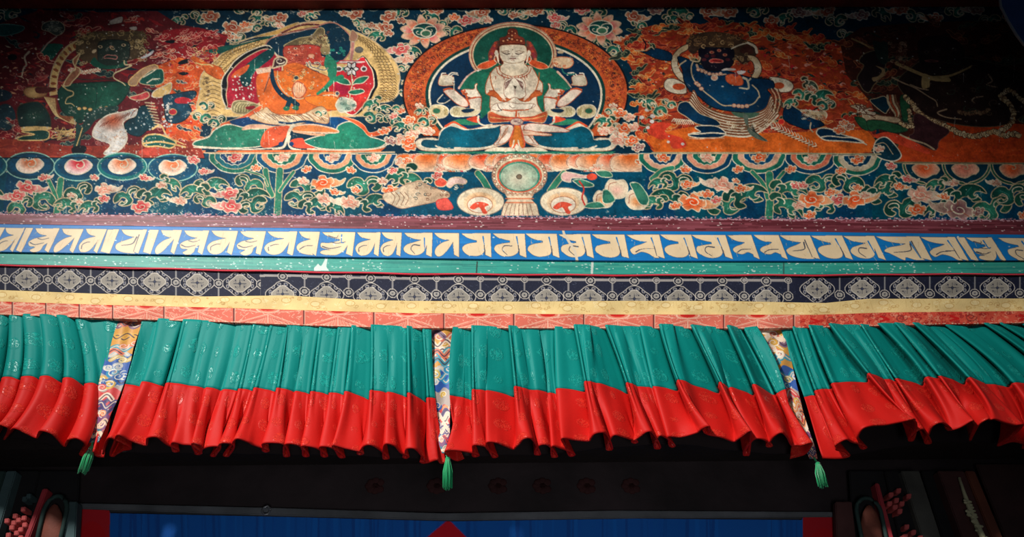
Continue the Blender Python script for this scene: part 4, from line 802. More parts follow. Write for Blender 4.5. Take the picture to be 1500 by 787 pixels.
# stems
for pts, w in (([(410,250),(408,284),(406,320)], 9), ([(389,250),(392,270),(398,286)], 7), ([(1127,256),(1128,290),(1126,324)], 10), ([(1102,252),(1118,270),(1124,290)], 5), ([(89,264),(86,290),(82,320)], 8), ([(70,262),(80,284),(84,300)], 5), ([(430,252),(418,268),(410,280)], 4), ([(700,254),(708,264),(716,278)], 8), ([(826,254),(816,266),(806,280)], 8), ([(360,250),(384,258),(392,272)], 2), ([(1148,252),(1136,268),(1130,290)], 4), ([(955,262),(970,250),(985,246)], 6)):
    mu.line(sm(pts), w+2.2, CR2); mu.line(sm(pts), w, (44,124,96))
for x, y, s in ((310,272,17),(365,270,17),(369,288,18),(370,301,17),(450,277,20),(440,292,18),(461,300,16),(534,272,20),(543,296,16),(587,257,18),(55,290,22),(114,282,17),(100,300,14),(132,302,13),(187,288,17),(226,286,17),(30,302,16),(285,280,15),(300,294,13),(990,266,20),(980,290,19),(958,296,14),(1064,300,22),(1092,286,22),(1156,278,19),(1152,302,19),(1204,268,19),(1290,280,21),(1242,268,19),(1322,305,21),(1300,264,14),(1413,285,21),(1452,307,24),(1479,285,21),(1510,300,20),(1540,284,18),(1372,270,12),(-20,286,20),(-44,300,18),(250,268,12),(600,262,15),(616,272,12),(966,268,12),(1210,300,15),(490,304,12),(1372,306,14)):
    G(x, y, s*KS)
for x, y, s, k, t in ((298,251,8,'p',1),(336,283,12,'p',-1),(338,302,14,'p',-1),(283,234,10,'p',0),(472,268,15,'o',1),(490,281,8,'o',1),(444,265,9,'w',0),(475,291,11,'w',0),(512,296,13,'w',-1),(521,278,8,'o',0),(571,279,11,'o',1),(39,274,14,'p',1),(24,287,12,'p',-1),(63,260,8,'r',1),(138,260,7,'r',0),(152,277,12,'w',1),(152,291,9,'r',0),(211,260,8,'r',1),(206,303,13,'r',0),(236,271,8,'w',0),(264,294,10,'w',-1),(1006,270,10,'o',1),(1014,296,18,'o',1),(989,301,9,'o',0),(1036,284,10,'o',-1),(1058,270,15,'w',-1),(1084,276,10,'o',1),(1078,265,6,'o',0),(1049,293,9,'p',0),(1166,272,9,'p',1),(1176,271,8,'p',0),(1188,292,17,'o',1),(1170,301,10,'w',0),(1186,315,10,'o',0),(1216,282,9,'o',1),(1230,292,12,'p',0),(1252,292,17,'o',1),(1256,275,8,'o',0),(1267,286,8,'w',1),(1317,273,9,'o',1),(1348,285,17,'w',1),(1343,307,12,'o',0),(1384,288,8,'o',-1),(1404,307,20,'m',-1),(1305,243,9,'p',0),(1329,262,9,'p',1),(1397,268,8,'w',-1),(1459,268,8,'w',-1),(1433,310,10,'m',0),(1500,316,10,'o',0),(375,246,8,'o',0),(449,248,8,'o',0),(514,249,8,'o',0),(1004,248,9,'o',0),(1081,248,9,'o',0),(1158,248,9,'o',0),(1232,250,9,'o',0),(-40,272,10,'p',0),(560,265,8,'w',0),(575,250,8,'r',0),(104,286,6,'w',0),(116,295,6,'w',0),(1530,262,9,'w',0)):
    F(x, y, s*(1.15 if s > 10 else 1.0), k, t)
# conch, coils, fruit around the wheel
mu.poly(sm(pp((550,215), "80,560 100,510 200,490 300,430 380,400 480,380 600,430 700,470 800,500 800,560 640,610 500,640 400,660 280,680 180,640 110,600"), True), (222,200,168), (190,160,130), (580,290), 60, (150,110,90), 1)
for k in range(4): mu.line(sm(pp((550,215), "%d,500 %d,560 %d,640" % (170+k*50, 215+k*50, 180+k*50))), .9, (130,90,70))
for k in range(22): curl(rng.uniform(600, 676), rng.uniform(268, 294), rng.uniform(2, 4.5), rng.choice(((60,80,80),(120,80,60),CR)), 1.2)
mu.poly(sm(pp((550,215), "670,600 740,570 800,580 850,680 700,690"), True), (216,84,72), None, edge=(190,60,60), ew=1)
mu.poly(sm(pp((550,215), "650,380 700,340 760,360 790,400 740,440 670,430"), True), (214,80,60), None, edge=CR2, ew=1.2); F(640, 257, 9, 'r')
mu.poly(sm(pp((550,215), "780,420 820,350 920,335 1000,370 980,410 880,410 820,450"), True), (226,190,176), None, edge=CR2, ew=1.2)
for cx in (704, 826):
    mu.poly(ell(cx, 295.5, 34.5, 20.5), (230,212,180), None, edge=(130,120,110), ew=1.2); mu.poly(ell(cx-1, 297, 24, 15.5), (226,150,90), (230,200,160), (cx-1, 297), 25)
    mu.poly(ell(cx-1, 300, 18.5, 12), (236,220,196), None, edge=(170,110,80), ew=1)
    mu.poly(sm([(cx-16,304),(cx-8,297),(cx+2,296),(cx+12,300),(cx+6,304),(cx+10,312),(cx+4,313),(cx-2,304),(cx-10,307)], True), (226,84,60))
mu.poly([(650,316.5),(880,318),(880,326),(650,326)], TEAL)
for x, y, r in ((903,277,17),(884,292,15),(933,293,17)):
    mu.poly(sm([(x-r,y),(x-r*.6,y-r*.8),(x,y-r*.75),(x+r*.7,y-r*.75),(x+r,y),(x+r*.6,y+r*.75),(x-r*.5,y+r*.75)], True), (234,150,90) if y > 280 else (230,180,160), (232,212,180), (x, y+2), r*.9, CR, 1.2); mu.line(sm([(x-r*.7,y+r*.3),(x-r*.6,y-r*.4),(x,y-r*.6)]), 1, (160,90,70))
for q in ("670,370 760,360 890,410 880,440 760,440 700,400", "1000,480 1060,480 1130,580 1080,620 1000,610", "1300,400 1400,410 1499,560 1480,640 1400,620 1330,480", "790,660 850,620 960,610 1020,660 900,680", "920,270 1060,270 1100,330 980,330"):
    mu.poly(sm(pp((750,215), q), True), (60,134,108), (40,110,92), None, None, CR, 1.2); mu.line(sm(pp((750,215), q)[:4]), .9, (170,196,160))
mu.line(sm(pp((750,215), "740,380 790,460 770,560 800,640")), 2.4, (206,60,50)); mu.poly(sm(pp((750,215), "540,320 580,280 680,290 760,310 860,320 800,345 660,345 640,390 560,370"), True), (228,180,170), None, edge=CR, ew=1.4); mu.poly(ell(867, 259, 8, 5), (222,80,56))
# ============================ the wheel on its stand
mu.cur = 6
mu.poly(ell(761, 257, 40.5, 31.5), (216,196,160), None, edge=(150,110,90), ew=1)
for k in range(40):
    a = 2*math.pi*k/40; mu.poly(ell(761+37.5*math.cos(a), 257+28.5*math.sin(a), 2.3, 2.1), (232,214,184) if k % 2 else (206,150,120), None, edge=(120,84,70), ew=.7)
mu.poly(ell(761, 258, 33, 24.5), (206,96,70)); mu.poly(ell(761, 258.6, 30, 21.8), (60,140,116)); mu.poly(ell(760.5, 259, 27.5, 20), (206,200,174), (150,176,150), (758, 262), 30)
for k in range(8):
    a = 2*math.pi*k/8+.2; mu.line([(761+5*math.cos(a), 259+4*math.sin(a)), (761+27*math.cos(a), 259+19*math.sin(a))], .5, (180,180,156))
mu.dot(760.5, 259, 4, (120,104,84), 3.4, edge=(70,64,56), ew=1)
mu.poly([(740,284),(782,284),(778,292),(786,300),(790,316),(734,316),(738,300),(744,292)], (222,200,168), None, edge=(150,110,90), ew=.8)
for y in (291, 297): mu.line([(741,y),(781,y)], 1.8, (214,110,70))
for k in range(7): mu.line(sm([(745+k*5.2,299),(742+k*6,306),(739+k*7,316)]), 1, (150,110,90))
for k in range(6): mu.dot(744+k*7, 285.5, 2.2, (190,150,120), 1.8)
mu.cur = 0
# age: flaked specks, scratches, rubbed pale foot
wr = random.Random(77)
mu.cur = None
for k in range(560):
    x = wr.choice((wr.uniform(-60, 620), wr.uniform(-60, 1560))); y = wr.uniform(20, 318); r = wr.uniform(.35, 1.1)
    mu.poly(ell(x, y, r*wr.uniform(.8, 2), r, n=6), wr.choice(((222,220,206),(206,200,180),(190,196,190))))
for k in range(900): xx_ = wr.uniform(-60, 1560); L0_ = np.interp(xx_, [0,300,600,1000,1500], [312,315,316,319.5,321.5]); mu.dot(xx_, L0_+wr.gauss(0, 1.1), wr.uniform(.5, 2.2), wr.choice(((206,160,170),(190,130,140),(214,190,190))), wr.uniform(.4, 1.2))
for k in range(26):
    x = wr.uniform(0, 1500); y = wr.uniform(60, 280); mu.line([(x, y), (x+wr.uniform(-3, 3), y+wr.uniform(10, 40))], .6, (210,206,190), .2)

# uneven pigment, hand-brushed variation and rubbed-through patches
def vnoise(h, w, cell, seed):
    r = np.random.RandomState(seed); gy, gx = int(h/cell)+3, int(w/cell)+3; g = r.rand(gy, gx).astype(np.float32)
    y = np.arange(h)/cell; x = np.arange(w)/cell; yi = y.astype(int); xi = x.astype(int); fy = (y-yi)[:, None]; fx = (x-xi)[None]
    fy = fy*fy*(3-2*fy); fx = fx*fx*(3-2*fx)
    A = g[yi][:, xi]; B = g[yi][:, xi+1]; C_ = g[yi+1][:, xi]; D = g[yi+1][:, xi+1]
    return (A*(1-fx)+B*fx)*(1-fy)+(C_*(1-fx)+D*fx)*fy
n1 = vnoise(mu.H, mu.W, 60, 1); n2 = vnoise(mu.H, mu.W, 16, 2); n3 = vnoise(mu.H, mu.W, 5, 3); n4 = vnoise(mu.H, mu.W, 2.2, 4)
mu.c *= (1+.18*(n1-.5)+.18*(n2-.5)+.20*(n3-.5)+.16*(n4-.5))[..., None]
xw = np.linspace(-64, 1564, mu.W)[None]; yw = np.linspace(-16, 336, mu.H)[:, None]
wear = n2*.45+n3*.4+n4*.3+.10*np.exp(-((xw-250)/240)**2)+.06*np.exp(-((yw-310)/14)**2)
m_ = np.clip((wear-.925)/.05, 0, 1)[..., None]; mu.c[:] = mu.c*(1-m_*.75)+np.array((.74,.70,.64), np.float32)*m_*.75
dirt = np.clip((n1*.5+n2*.3+n3*.2-.62)/.25, 0, 1)[..., None]; mu.c[:] = mu.c*(1-.25*dirt)+np.array((.22,.15,.11), np.float32)*.25*dirt
mu.c[:] = np.clip(mu.c, 0, 1)
# ---------------------------------------------------------------- structure: wall, eave beam, soffit, doorway
def cuboid(name, x0, x1, y0, y1, z0, z1, m, kind='structure', bev=0):
    bm = bmesh.new(); bmesh.ops.create_cube(bm, size=1, matrix=Matrix.Translation(((x0+x1)/2, (y0+y1)/2, (z0+z1)/2)) @ Matrix.Diagonal((x1-x0, y1-y0, z1-z0, 1)))
    if bev: bmesh.ops.bevel(bm, geom=list(bm.edges), offset=bev, segments=2, affect='EDGES')
    me = bpy.data.meshes.new(name); bm.to_mesh(me); bm.free(); o = link(name, me, m)
    if kind: o['kind'] = kind
    return o
m_plaster = mat('aged_plaster', (120,104,92), .9, .3, 30, mott=.25)
m_darkwood = mat('dark_timber', (40,30,28), .8, .4, 20, mott=.3)  # plain dark brown timber with random mottling
m_beam = mat('dark_red_eave', (130,44,32), .6, .3, 18, mott=.35)
zbot = float(onY(750, 405, YW)[2]); ztop = float(onY(750, -16, YW)[2])
cuboid('wall_front', -6, 6, YW+.012, YW+.35, zbot-.08, ztop+1.2, m_plaster)
cuboid('trim_2', -6, 6, YW+.07, YW+.27, 2.87, zbot-.08, m_darkwood)  # added beam behind the valance, kept dark for shade, lowered against light leaks
cuboid('wall_back', -6, 6, 4.3, 4.4, 0, zbot-.1, m_darkwood)
cuboid('floor', -6, 6, -4, 4.6, -.1, 0, mat('stone_paving', (120,116,110), .9, .4, 8, mott=.3))
box_between('trim_1', [(-300,-60),(1800,-70),(1800,-3),(1100,-2),(400,0),(-300,-2)], 2.93, 3.0, m_beam)['kind'] = 'structure'

# ---------------------------------------------------------------- the mural on the wall
m_paint = mat('mural_pigment', rough=.62, attr=True, bump=.25, bscale=55, mott=.3, mscale=11, detail=10, spec=.1, bdist=.004)
U, Vv, c, ids = canvas_grid(mu, 2, YW)
Pm = onY(U, Vv, YW)
H, W = ids.shape
fid = ids[:-1, :-1]
root = link('wall_mural', grid_mesh('wall_mural', Pm, c, fid == 0), m_paint)
tag(root, 'long painted temple mural of five seated and striding deities above the inscription board', 'mural')
# eave overhead, out of the picture, that shades the top of the wall
cuboid('ceiling', -6, 6, 2.2, 3.2, ztop+.16, ztop+.3, m_beam)
FIGS = {1: 'dark green wrathful figure painted in smoke at the left end of the mural', 2: 'orange seated deity before a scaled gold ring, left of the white one',
        3: 'white four-armed deity seated in an orange halo at the mural centre', 4: 'dark blue wrathful figure striding in orange flames', 5: 'dark brown wrathful figure with a bone garland at the right end'}
for k, lb in FIGS.items():
    p = link('painted_deity', grid_mesh('painted_deity', Pm, c, fid == k), m_paint, root); p['label'] = lb
p = link('painted_wheel', grid_mesh('painted_wheel', Pm, c, fid == 6), m_paint, root); p['label'] = 'round pale wheel on a stand below the central white deity'

# ---------------------------------------------------------------- painted boards under the mural
def fpoly(pts):
    X = np.array([p[0] for p in pts], float); Yv = np.array([p[1] for p in pts], float)
    return lambda x: np.interp(x, X, Yv)
L_mar = fpoly([(-300,311),(0,313),(300,316),(600,317),(1000,320.5),(1500,322.5),(1800,324)])
L_blu = fpoly([(-300,325),(0,328.5),(300,333),(600,336),(900,338.5),(1200,340),(1500,344),(1800,347)])
L_tea = fpoly([(-300,366),(0,369),(300,374),(600,378),(900,382),(1200,382.5),(1500,381.5),(1800,381)])
L_red = fpoly([(-300,384),(0,387),(300,394),(600,400),(900,402),(1200,402),(1350,400.5),(1500,400.5),(1800,400)])
L_nav = fpoly([(-300,387),(0,390),(300,396.5),(600,403),(900,405.5),(1200,406),(1350,404),(1500,403.5),(1800,403)])
L_yel = fpoly([(-300,421),(0,425),(130,430),(300,434.5),(420,433),(520,439),(600,441),(760,442),(900,441),(1060,441),(1150,443),(1210,444),(1270,438),(1500,437.5),(1800,437)])
L_ora = fpoly([(-300,438),(0,442),(150,447),(300,450.5),(450,455),(600,459),(900,461),(1200,461.5),(1300,458),(1500,456),(1800,455)])
L_grn = fpoly([(-300,455),(0,461),(150,466.5),(300,471),(450,477),(600,481),(900,481),(1110,481.5),(1200,480),(1350,476),(1500,473.5),(1800,470)])
def band_canvas(top, bot, bg, S=3.0, x0=-200, x1=1700):
    xs = np.linspace(x0, x1, 50); y0 = top(xs).min()-3; y1 = bot(xs).max()+3
    return Canvas(x0, math.floor(y0), x1, math.ceil(y1), S, bg)
def band_sheet(cv, top, bot, Y, thick, k=2, wav=None, n_rows=None):
    """a band between two measured lines; drawing sampled along it; front face plus returns top and bottom"""
    c, ids = cv.down(k); Hh, Ww = c.shape[:2]
    px = cv.x0+(np.arange(Ww)+.5)*k/cv.S
    mean = float((bot(px)-top(px)).mean()); R = n_rows or int(mean*cv.S/k)+1
    t = np.linspace(0, 1, R)[:, None]
    yy = top(px)[None]*(1-t)+bot(px)[None]*t; xx = np.repeat(px[None], R, 0)
    jj = np.clip(((yy-cv.y0)*cv.S/k).astype(int), 0, Hh-1); ii = np.repeat(np.arange(Ww)[None], R, 0)
    C = c[jj, ii]; I = ids[jj, ii]
    Yf = np.full(xx.shape, Y) + (wav(xx, t) if wav else 0)
    P = ray(xx, yy); P = CAM+P*((Yf-CAM[1])/P[..., 1])[..., None]
    # returns back to the wall
    a, b = P[0].copy(), P[-1].copy(); a[:, 1] = Y+thick; b[:, 1] = Y+thick
    P = np.concatenate([a[None], P, b[None]]); C = np.concatenate([C[:1], C, C[-1:]]); I = np.concatenate([I[:1]*0, I, I[-1:]*0])
    return P, C, I
m_board = mat('board_paint', rough=.5, attr=True, bump=.3, bscale=24, mott=.14, mscale=5, spec=.35, bdist=.004)
br = random.Random(5)
# maroon strip
cv = band_canvas(L_mar, L_blu, (118,52,62))
for k in range(300):
    x = br.uniform(-60, 1560); y = L_mar(x)+br.uniform(1, 17); cv.line([(x-br.uniform(10, 60), y), (x, y+br.uniform(-.5, .5)), (x+br.uniform(10, 60), y)], br.uniform(.8, 3), br.choice(((140,70,80),(104,42,50),(128,60,68),(150,96,110) if x < 500 else (96,36,44))))
for k in range(240):
    x = br.uniform(-60, 1560); cv.dot(x, L_mar(x)+br.uniform(0, 16), br.uniform(.4, 2), (216,196,190), br.uniform(.3, .9))
for k in range(700):
    x = br.uniform(-60, 1560); cv.dot(x, L_mar(x)+abs(br.gauss(0, 1)), br.uniform(.6, 3), (196,150,160), .8)
P, C, I = band_sheet(cv, L_mar, L_blu, 2.985, .012)
tag(link('painted_beam', grid_mesh('painted_beam', P, C), m_board), 'flaking maroon painted beam between the mural and the blue inscription board', 'beam')

# inscription board
BLUE = (10,118,190); LET = (232,206,166); CUT = (70,76,90)
cv = band_canvas(L_blu, L_tea, BLUE)
for k in range(200):
    x = br.uniform(-60, 1560); cv.line([(x-20, L_blu(x)+(y := br.uniform(2, 44))), (x+br.uniform(5, 30), L_blu(x)+y)], br.uniform(.8, 2.4), br.choice(((16,128,200),(8,106,178),(22,120,186))))
def vA(t, s=4.92, o=(0,320)): return pp(o, t, s)
# each letter: left and right at the head line, shape of its bowl
GL = "-14 9 A|8 38 A|38 50 I|52 89 K|91 124 L|126 158 A|158 176 I|178 217 Y|219 234 I|236 268 L|270 308 K|310 350 A|352 391 K|392 437 A|438 470 B|472 522 G|523 559 A|559 590 A|592 635 V|636 674 L|676 720 M|722 770 H|770 817 M|818 866 H|867 916 M|917 967 D|967 1014 M|1013 1064 H|1065 1102 Z|1104 1142 Z|1142 1188 Y|1188 1235 M|1235 1282 V|1283 1348 W|1348 1400 D|1401 1414 I|1415 1454 G|1462 1506 H|1508 1550 M"
BOW = {
 'A': [(.80,.42),(.74,.62),(.60,.88),(.38,.97),(.14,.9),(0,.68),(.10,.48),(.32,.38),(.60,.31)],
 'L': [(.76,.36),(.66,.52),(.52,.72),(.34,.92),(.14,.98),(.03,.82),(.08,.62),(.30,.42),(.60,.31)],
 'K': [(.78,.60),(.66,.72),(.62,.92),(.40,1.0),(.20,.92),(.36,.78),(.10,.74),(.0,.58),(.14,.44),(.36,.38),(.60,.31)],
 'Y': [(.86,.98),(.60,.97),(.30,.92),(.06,.80),(.02,.62),(.18,.50),(.42,.40),(.60,.31)],
 'B': [(.86,.97),(.56,.95),(.24,.88),(.03,.70),(.04,.54),(.22,.42),(.60,.31)],
 'M': [(.80,.62),(.70,.86),(.48,.95),(.20,.90),(.02,.70),(.06,.52),(.24,.42),(.52,.37)],
 'V': [(.82,.50),(.70,.80),(.46,.93),(.16,.88),(.0,.68),(.10,.50),(.34,.40),(.60,.31)],
 'H': [(.80,.60),(.70,.84),(.50,.95),(.22,.92),(.02,.70),(.06,.50),(.26,.42),(.52,.37)],
 'G': [(.82,.55),(.72,.78),(.50,.96),(.18,.94),(.02,.86),(.10,.76),(.30,.74),(.04,.64),(.02,.46),(.24,.46),(.56,.36)],
 'D': [(.84,.98),(.70,.96),(.56,.80),(.34,.72),(.10,.82),(.02,.64),(.16,.50),(.40,.40),(.58,.31)],
 'Z': [(.80,.80),(.60,.72),(.36,.80),(.12,.74),(.04,.60),(.20,.48),(.46,.40),(.62,.31)],
 'W': [(.84,.98),(.62,.97),(.44,.86),(.36,.98),(.12,.70),(.02,.60),(.16,.46),(.42,.38),(.60,.30)]}
nl = 0
for g in GL.split('|'):
    xl, xr, ty = g.split(); xl, xr = float(xl), float(xr); w_ = xr-xl-1.5
    sl = ((xl+xr)/2-655)*.00082; y0 = float(L_blu((xl+xr)/2))+5.2; hh = 35.0
    T_ = lambda P, xl=xl, w_=w_, sl=sl, y0=y0: [(xl+u*w_+sl*v*hh, y0+v*hh) for u, v in P]
    if ty == 'I': body = [(0,0),(1,0),(1,1.0),(.15,.92)]
    else:
        st = .80; B_ = BOW[ty]
        body = [(0,0),(1,0),(1,1.0),(st,.90)]+sm(B_, n=6)+sm([(B_[-1][0],.29),(.36,.25),(.16,.16),(0,0)], n=5)
    nl += 1; cv.cur = nl
    cv.poly(T_(body), LET, None, edge=CUT, ew=1.0); cv.poly(T_(body), LET, (240,214,172))
    cv.cur = None
    cl = lambda P, w=1.5, c=CUT: cv.line(T_(sm(P)), w, c, .8)
    if ty in 'MHD': cl([(.74,.14),(.77,.48)], 2.2, BLUE); cl([(.77,.50),(.78,.9)], 1.4)
    if ty in 'VW': cl([(.72,.22),(.76,.90)], 2.0, BLUE)
    if ty in 'HV': cl([(.56,.52),(.34,.50),(.26,.68),(.40,.88)], 1.8)
    if ty == 'A': cl([(.16,.80),(.14,.66),(.30,.56),(.46,.54)], 1.6)
    if ty in 'KG': cl([(.06,.60),(.30,.68),(.62,.60)], 1.8); cl([(.30,.42),(.5,.46),(.74,.40)], 1.3)
    if ty in 'YW': cl([(.70,.30),(.62,.58),(.22,.66)], 2.2); cl([(.76,.2),(.78,.9)], 1.6)
    if ty in 'BDZ': cl([(.18,.72),(.40,.60),(.78,.58)], 1.8)
    if ty == 'G': cl([(.60,.12),(.62,.42),(.70,.44)], 2, BLUE); cl([(.2,.16),(.44,.24),(.50,.14)], 1.4)
    for k in range(6):
        a_ = br.uniform(.1, .95); b_ = br.uniform(0, .8); cv.line(T_([(a_, b_), (a_+br.uniform(-.06,.06), b_+br.uniform(.08,.25))]), .45, (206,176,136))
for k in range(90):
    x = br.uniform(-60, 1560); cv.dot(x, L_blu(x)+br.uniform(2, 42), br.uniform(.4, 1.8), (206,216,214), br.uniform(.4, 1.2))
cv.line([(818,318),(823,330),(826,342),(842,368),(846,384)], 3, (222,206,180), 4)
P, C, I = band_sheet(cv, L_blu, L_tea, 2.965, .009)
FI = I[:-1, :-1]
ins = tag(link('inscription_board', grid_mesh('inscription_board', P, C, FI == 0), m_board), 'bright blue board lettered with a line of cream script, under the maroon beam', 'inscription')
for k in range(1, nl+1):
    if (FI == k).any(): link('letter', grid_mesh('letter', P, C, FI == k), m_board, ins)

# teal board
cv = band_canvas(L_tea, L_red, (50,156,140))
for k in range(160):
    x = br.uniform(-60, 1560); y = L_tea(x)+br.uniform(1, 19); cv.line([(x-br.uniform(10, 50), y), (x+br.uniform(10, 50), y+.3)], br.uniform(.8, 3), br.choice(((60,166,148),(42,144,132),(70,162,144),(36,134,124))))
for k in range(420):
    x = br.choice((br.uniform(-60, 1560), br.uniform(60, 560), br.uniform(800, 1340))); cv.dot(x, L_tea(x)+br.uniform(0, 20), br.uniform(.3, 2.2), (206,226,218), br.uniform(.3, .9))
cv.poly([(460,393),(466,386),(470,391),(478,377),(480,378),(478,391),(482,397),(460,397)], (206,222,212)); cv.line([(699,384),(698,400)], 2, (40,60,56)); cv.line([(1148,386),(1148,401)], 2, (50,90,84)); cv.line([(868,380),(867,400)], 3.4, (206,216,206))
P, C, I = band_sheet(cv, L_tea, L_red, 2.975, .02)
tag(link('teal_board', grid_mesh('teal_board', P, C), m_board), 'narrow teal board spotted with white chips, below the inscription', 'board')

# ---------------------------------------------------------------- brocade valance header
m_bro = mat('brocade', rough=.7, attr=True, bump=.5, bscale=140, mott=.12, mscale=10, spec=.2, bdist=.002)
def wavy(a, b, ph=0):
    return lambda x, t: -a*np.sin(x/b+ph)*np.sin(t*2.2+.3) - a*.6*np.sin(x/(b*.37)+ph*2)*t
val = thing('brocade_valance', 'long brocade valance heading of navy, yellow and coral bands edged with red piping', 'valance', tuple(onY(750, 440, 2.95)))
cv = band_canvas(L_nav, L_yel, (26,30,50))
IV = (196,188,176); NV = (8,16,40); SL = (58,64,86)
def rosette(x, y, r):
    P_ = [(x+r*(1+.1*math.cos(4*a))*math.cos(a), y+r*.78*(1+.1*math.cos(4*a))*math.sin(a)) for a in np.linspace(0, 2*math.pi, 30)[:-1]]
    O = [(x+1.55*(u-x), y+1.5*(v-y)) for u, v in P_]
    cv.poly(O, NV, None, edge=IV, ew=1.1)
    for k in range(12):
        a = k*math.pi/6+.25; cv.poly(ell(x+r*1.26*math.cos(a), y+r*.98*math.sin(a), 2.7, 1.7, rot=math.degrees(a)+90), SL, None, edge=IV, ew=.7)
    cv.poly(P_, (150,144,134), None, edge=(206,198,184), ew=1)
    for k in range(4):
        a = k*math.pi/2; cv.line([(x, y), (x+r*.62*math.cos(a), y+r*.5*math.sin(a))], 1, NV, .5)
        cv.dot(x+r*.6*math.cos(a+.78), y+r*.45*math.sin(a+.78), 1.0, NV); cv.line(spi(x+r*.5*math.cos(a+.4), y+r*.4*math.sin(a+.4), 2.4, k*90, .9), .6, (90,90,100))
    cv.dot(x, y, 1.8, SL, edge=NV, ew=.6)
def octag(x, y, r):
    cv.poly(ell(x, y, r, r*.85, n=8, rot=22), NV, None, edge=IV, ew=1.1); cv.poly(ell(x, y, r*.55, r*.45), (150,146,140), None, edge=IV, ew=.6); cv.dot(x, y, 1, NV)
for k in range(1200):
    x = br.uniform(-60, 1560); cv.line([(x, y := L_nav(x)+br.uniform(0, 40)), (x+br.uniform(-3, 3), y+br.uniform(-2, 2))], .5, br.choice((SL,(74,80,98),(16,20,40))))
def run(x0, x1, per, ph, mode):
    x = x0+ph
    while x < x1:
        t = L_nav(x)
        if mode == 'full':
            y = t+18
            cv.line([(x+per/2, t-2), (x+per/2, t+42)], 2.2, (140,138,136)); rosette(x, y, 15); octag(x+per/2, y+(1 if x < 600 else 8), 7.4)
        else:
            cv.line([(x-per/2, t+5), (x+per/2, t+5)], 3.6, (156,150,146)); cv.line([(x+per/2, t+5), (x+per/2, t+30)], 2.6, (140,136,134))
            rosette(x, t+32, 15); octag(x, t+6, 7.2); octag(x+per/2, t+28, 7.4); octag(x+per/2, t+5, 5.2)
        x += per
run(-195, 378, 62.5, 46.5, 'full'); cv.poly([(382,390),(1165,398),(1165,450),(382,450)], (30,34,54))
for k in range(700):
    x = br.uniform(382, 1165); cv.line([(x, y := L_nav(x)+br.uniform(0, 40)), (x+br.uniform(-3, 3), y+br.uniform(-2, 2))], .5, br.choice((SL,(74,80,98),(16,20,40))))
run(400, 1160, 64.4, 14, 'top'); run(1165, 1690, 66, 32, 'full')
P, C, I = band_sheet(cv, L_nav, L_yel, 2.945, .02, wav=wavy(.004, 34))
child(tag(link('navy_band', grid_mesh('navy_band', P, C), m_bro), 'navy brocade band with silver medallions'), val)
cv = band_canvas(L_yel, L_ora, (232,204,140))
for k in range(260):
    x = br.uniform(-60, 1560); y = L_yel(x)+br.uniform(2, 17)
    cv.line(spi(x, y, br.uniform(2, 6), br.uniform(0, 360), br.choice((-1, 1)), .2, .5), .8, br.choice(((206,170,104),(244,224,170),(190,150,90))))
for x in range(-40, 1560, 46): cv.poly(ell(x+br.uniform(-5, 5), L_yel(x)+7+br.uniform(-2, 4), 7, 4), (238,214,156), None, edge=(200,160,92), ew=.9)
for k in range(120):
    x = br.uniform(-60, 1560); cv.line([(x, L_yel(x)+2), (x+br.uniform(-6, 6), L_yel(x)+br.uniform(6, 16))], .6, (212,180,116))
P, C, I = band_sheet(cv, L_yel, L_ora, 2.922, .02, wav=wavy(.006, 27, 1))
child(tag(link('yellow_band', grid_mesh('yellow_band', P, C), m_bro), 'pale yellow silk band'), val)
CO = (222,112,92); CL = (240,186,160)
cv = band_canvas(L_ora, L_grn, CO)
x = -80
while x < 1165:
    t = float(L_ora(x)); b = float(L_grn(x)); t2 = float(L_ora(x+100)); b2 = float(L_grn(x+100))
    for k in range(60):
        a = br.uniform(2, 98); y = t+(b-t)*br.uniform(.05, .95); cv.line([(x+a, y), (x+a+br.uniform(1, 4), y+br.choice((-2, 2)))], .7, CL)
    cv.poly([(x+8,b),(x+50,t+9),(x+92,b2)], (228,132,110)); cv.line([(x+4,b),(x+50,t+8),(x+96,b2)], 1.1, CL); cv.line([(x+14,b),(x+50,t+12),(x+86,b2)], .8, (190,70,60))
    for k in range(-6, 7): cv.line([(x+50+k*5, b), (x+50+k*3, t+11+abs(k)*1.5)], .6, CL)
    cv.line([(x+50,t+10),(x+50,b)], 1.4, CL)
    cv.line([(x, t-1), (x, b+1)], 2, (110,50,46)); cv.line([(x+1.6, t-1), (x+1.6, b+1)], 1, CL); cv.line([(x+2,t+1),(x+40,t+6)], .9, CL); cv.line([(x+98,t2+1),(x+60,t+6)], .9, CL)
    cv.poly(ell(x+50, t+1, 18, 6), CL); cv.poly(ell(x+50, t+1, 15, 4.6), (232,130,104)); cv.poly(ell(x+50, t+.8, 11, 3), (206,30,26))
    x += 102.5 if x > 200 else 49 if x < 150 else 75
cv.poly([(1172,440),(1710,440),(1710,490),(1172,490)], (220,84,64))
for k in range(420):
    x = br.uniform(1172, 1564); y = L_ora(x)+br.uniform(0, 20); cv.line(spi(x, y, br.uniform(1.5, 4.5), br.uniform(0, 360), br.choice((-1, 1)), .2, .7), .9, br.choice(((236,150,120),(190,44,36),(232,120,90),(160,40,40))))
for x in range(1218, 1560, 102): cv.line(spi(x, L_ora(x)+8, 9, 0, 1.4, .2, .7), 1.4, (150,60,50)); cv.line([(x-30, L_ora(x)+6), (x-18, L_ora(x)+10), (x-30, L_ora(x)+13)], 3, (206,30,28))
for k in range(500):
    x = br.uniform(-60, 1564); cv.dot(x, float(L_grn(x))-br.uniform(.3, 1.6), 1.4, (240,200,170), .5)
P, C, I = band_sheet(cv, L_ora, L_grn, 2.908, .016, wav=wavy(.005, 31, 2))
child(tag(link('coral_band', grid_mesh('coral_band', P, C), m_bro), 'coral band with triangle and floral weave'), val)
m_piping = mat('red_piping', (226,48,70), .55, sheen=.3)
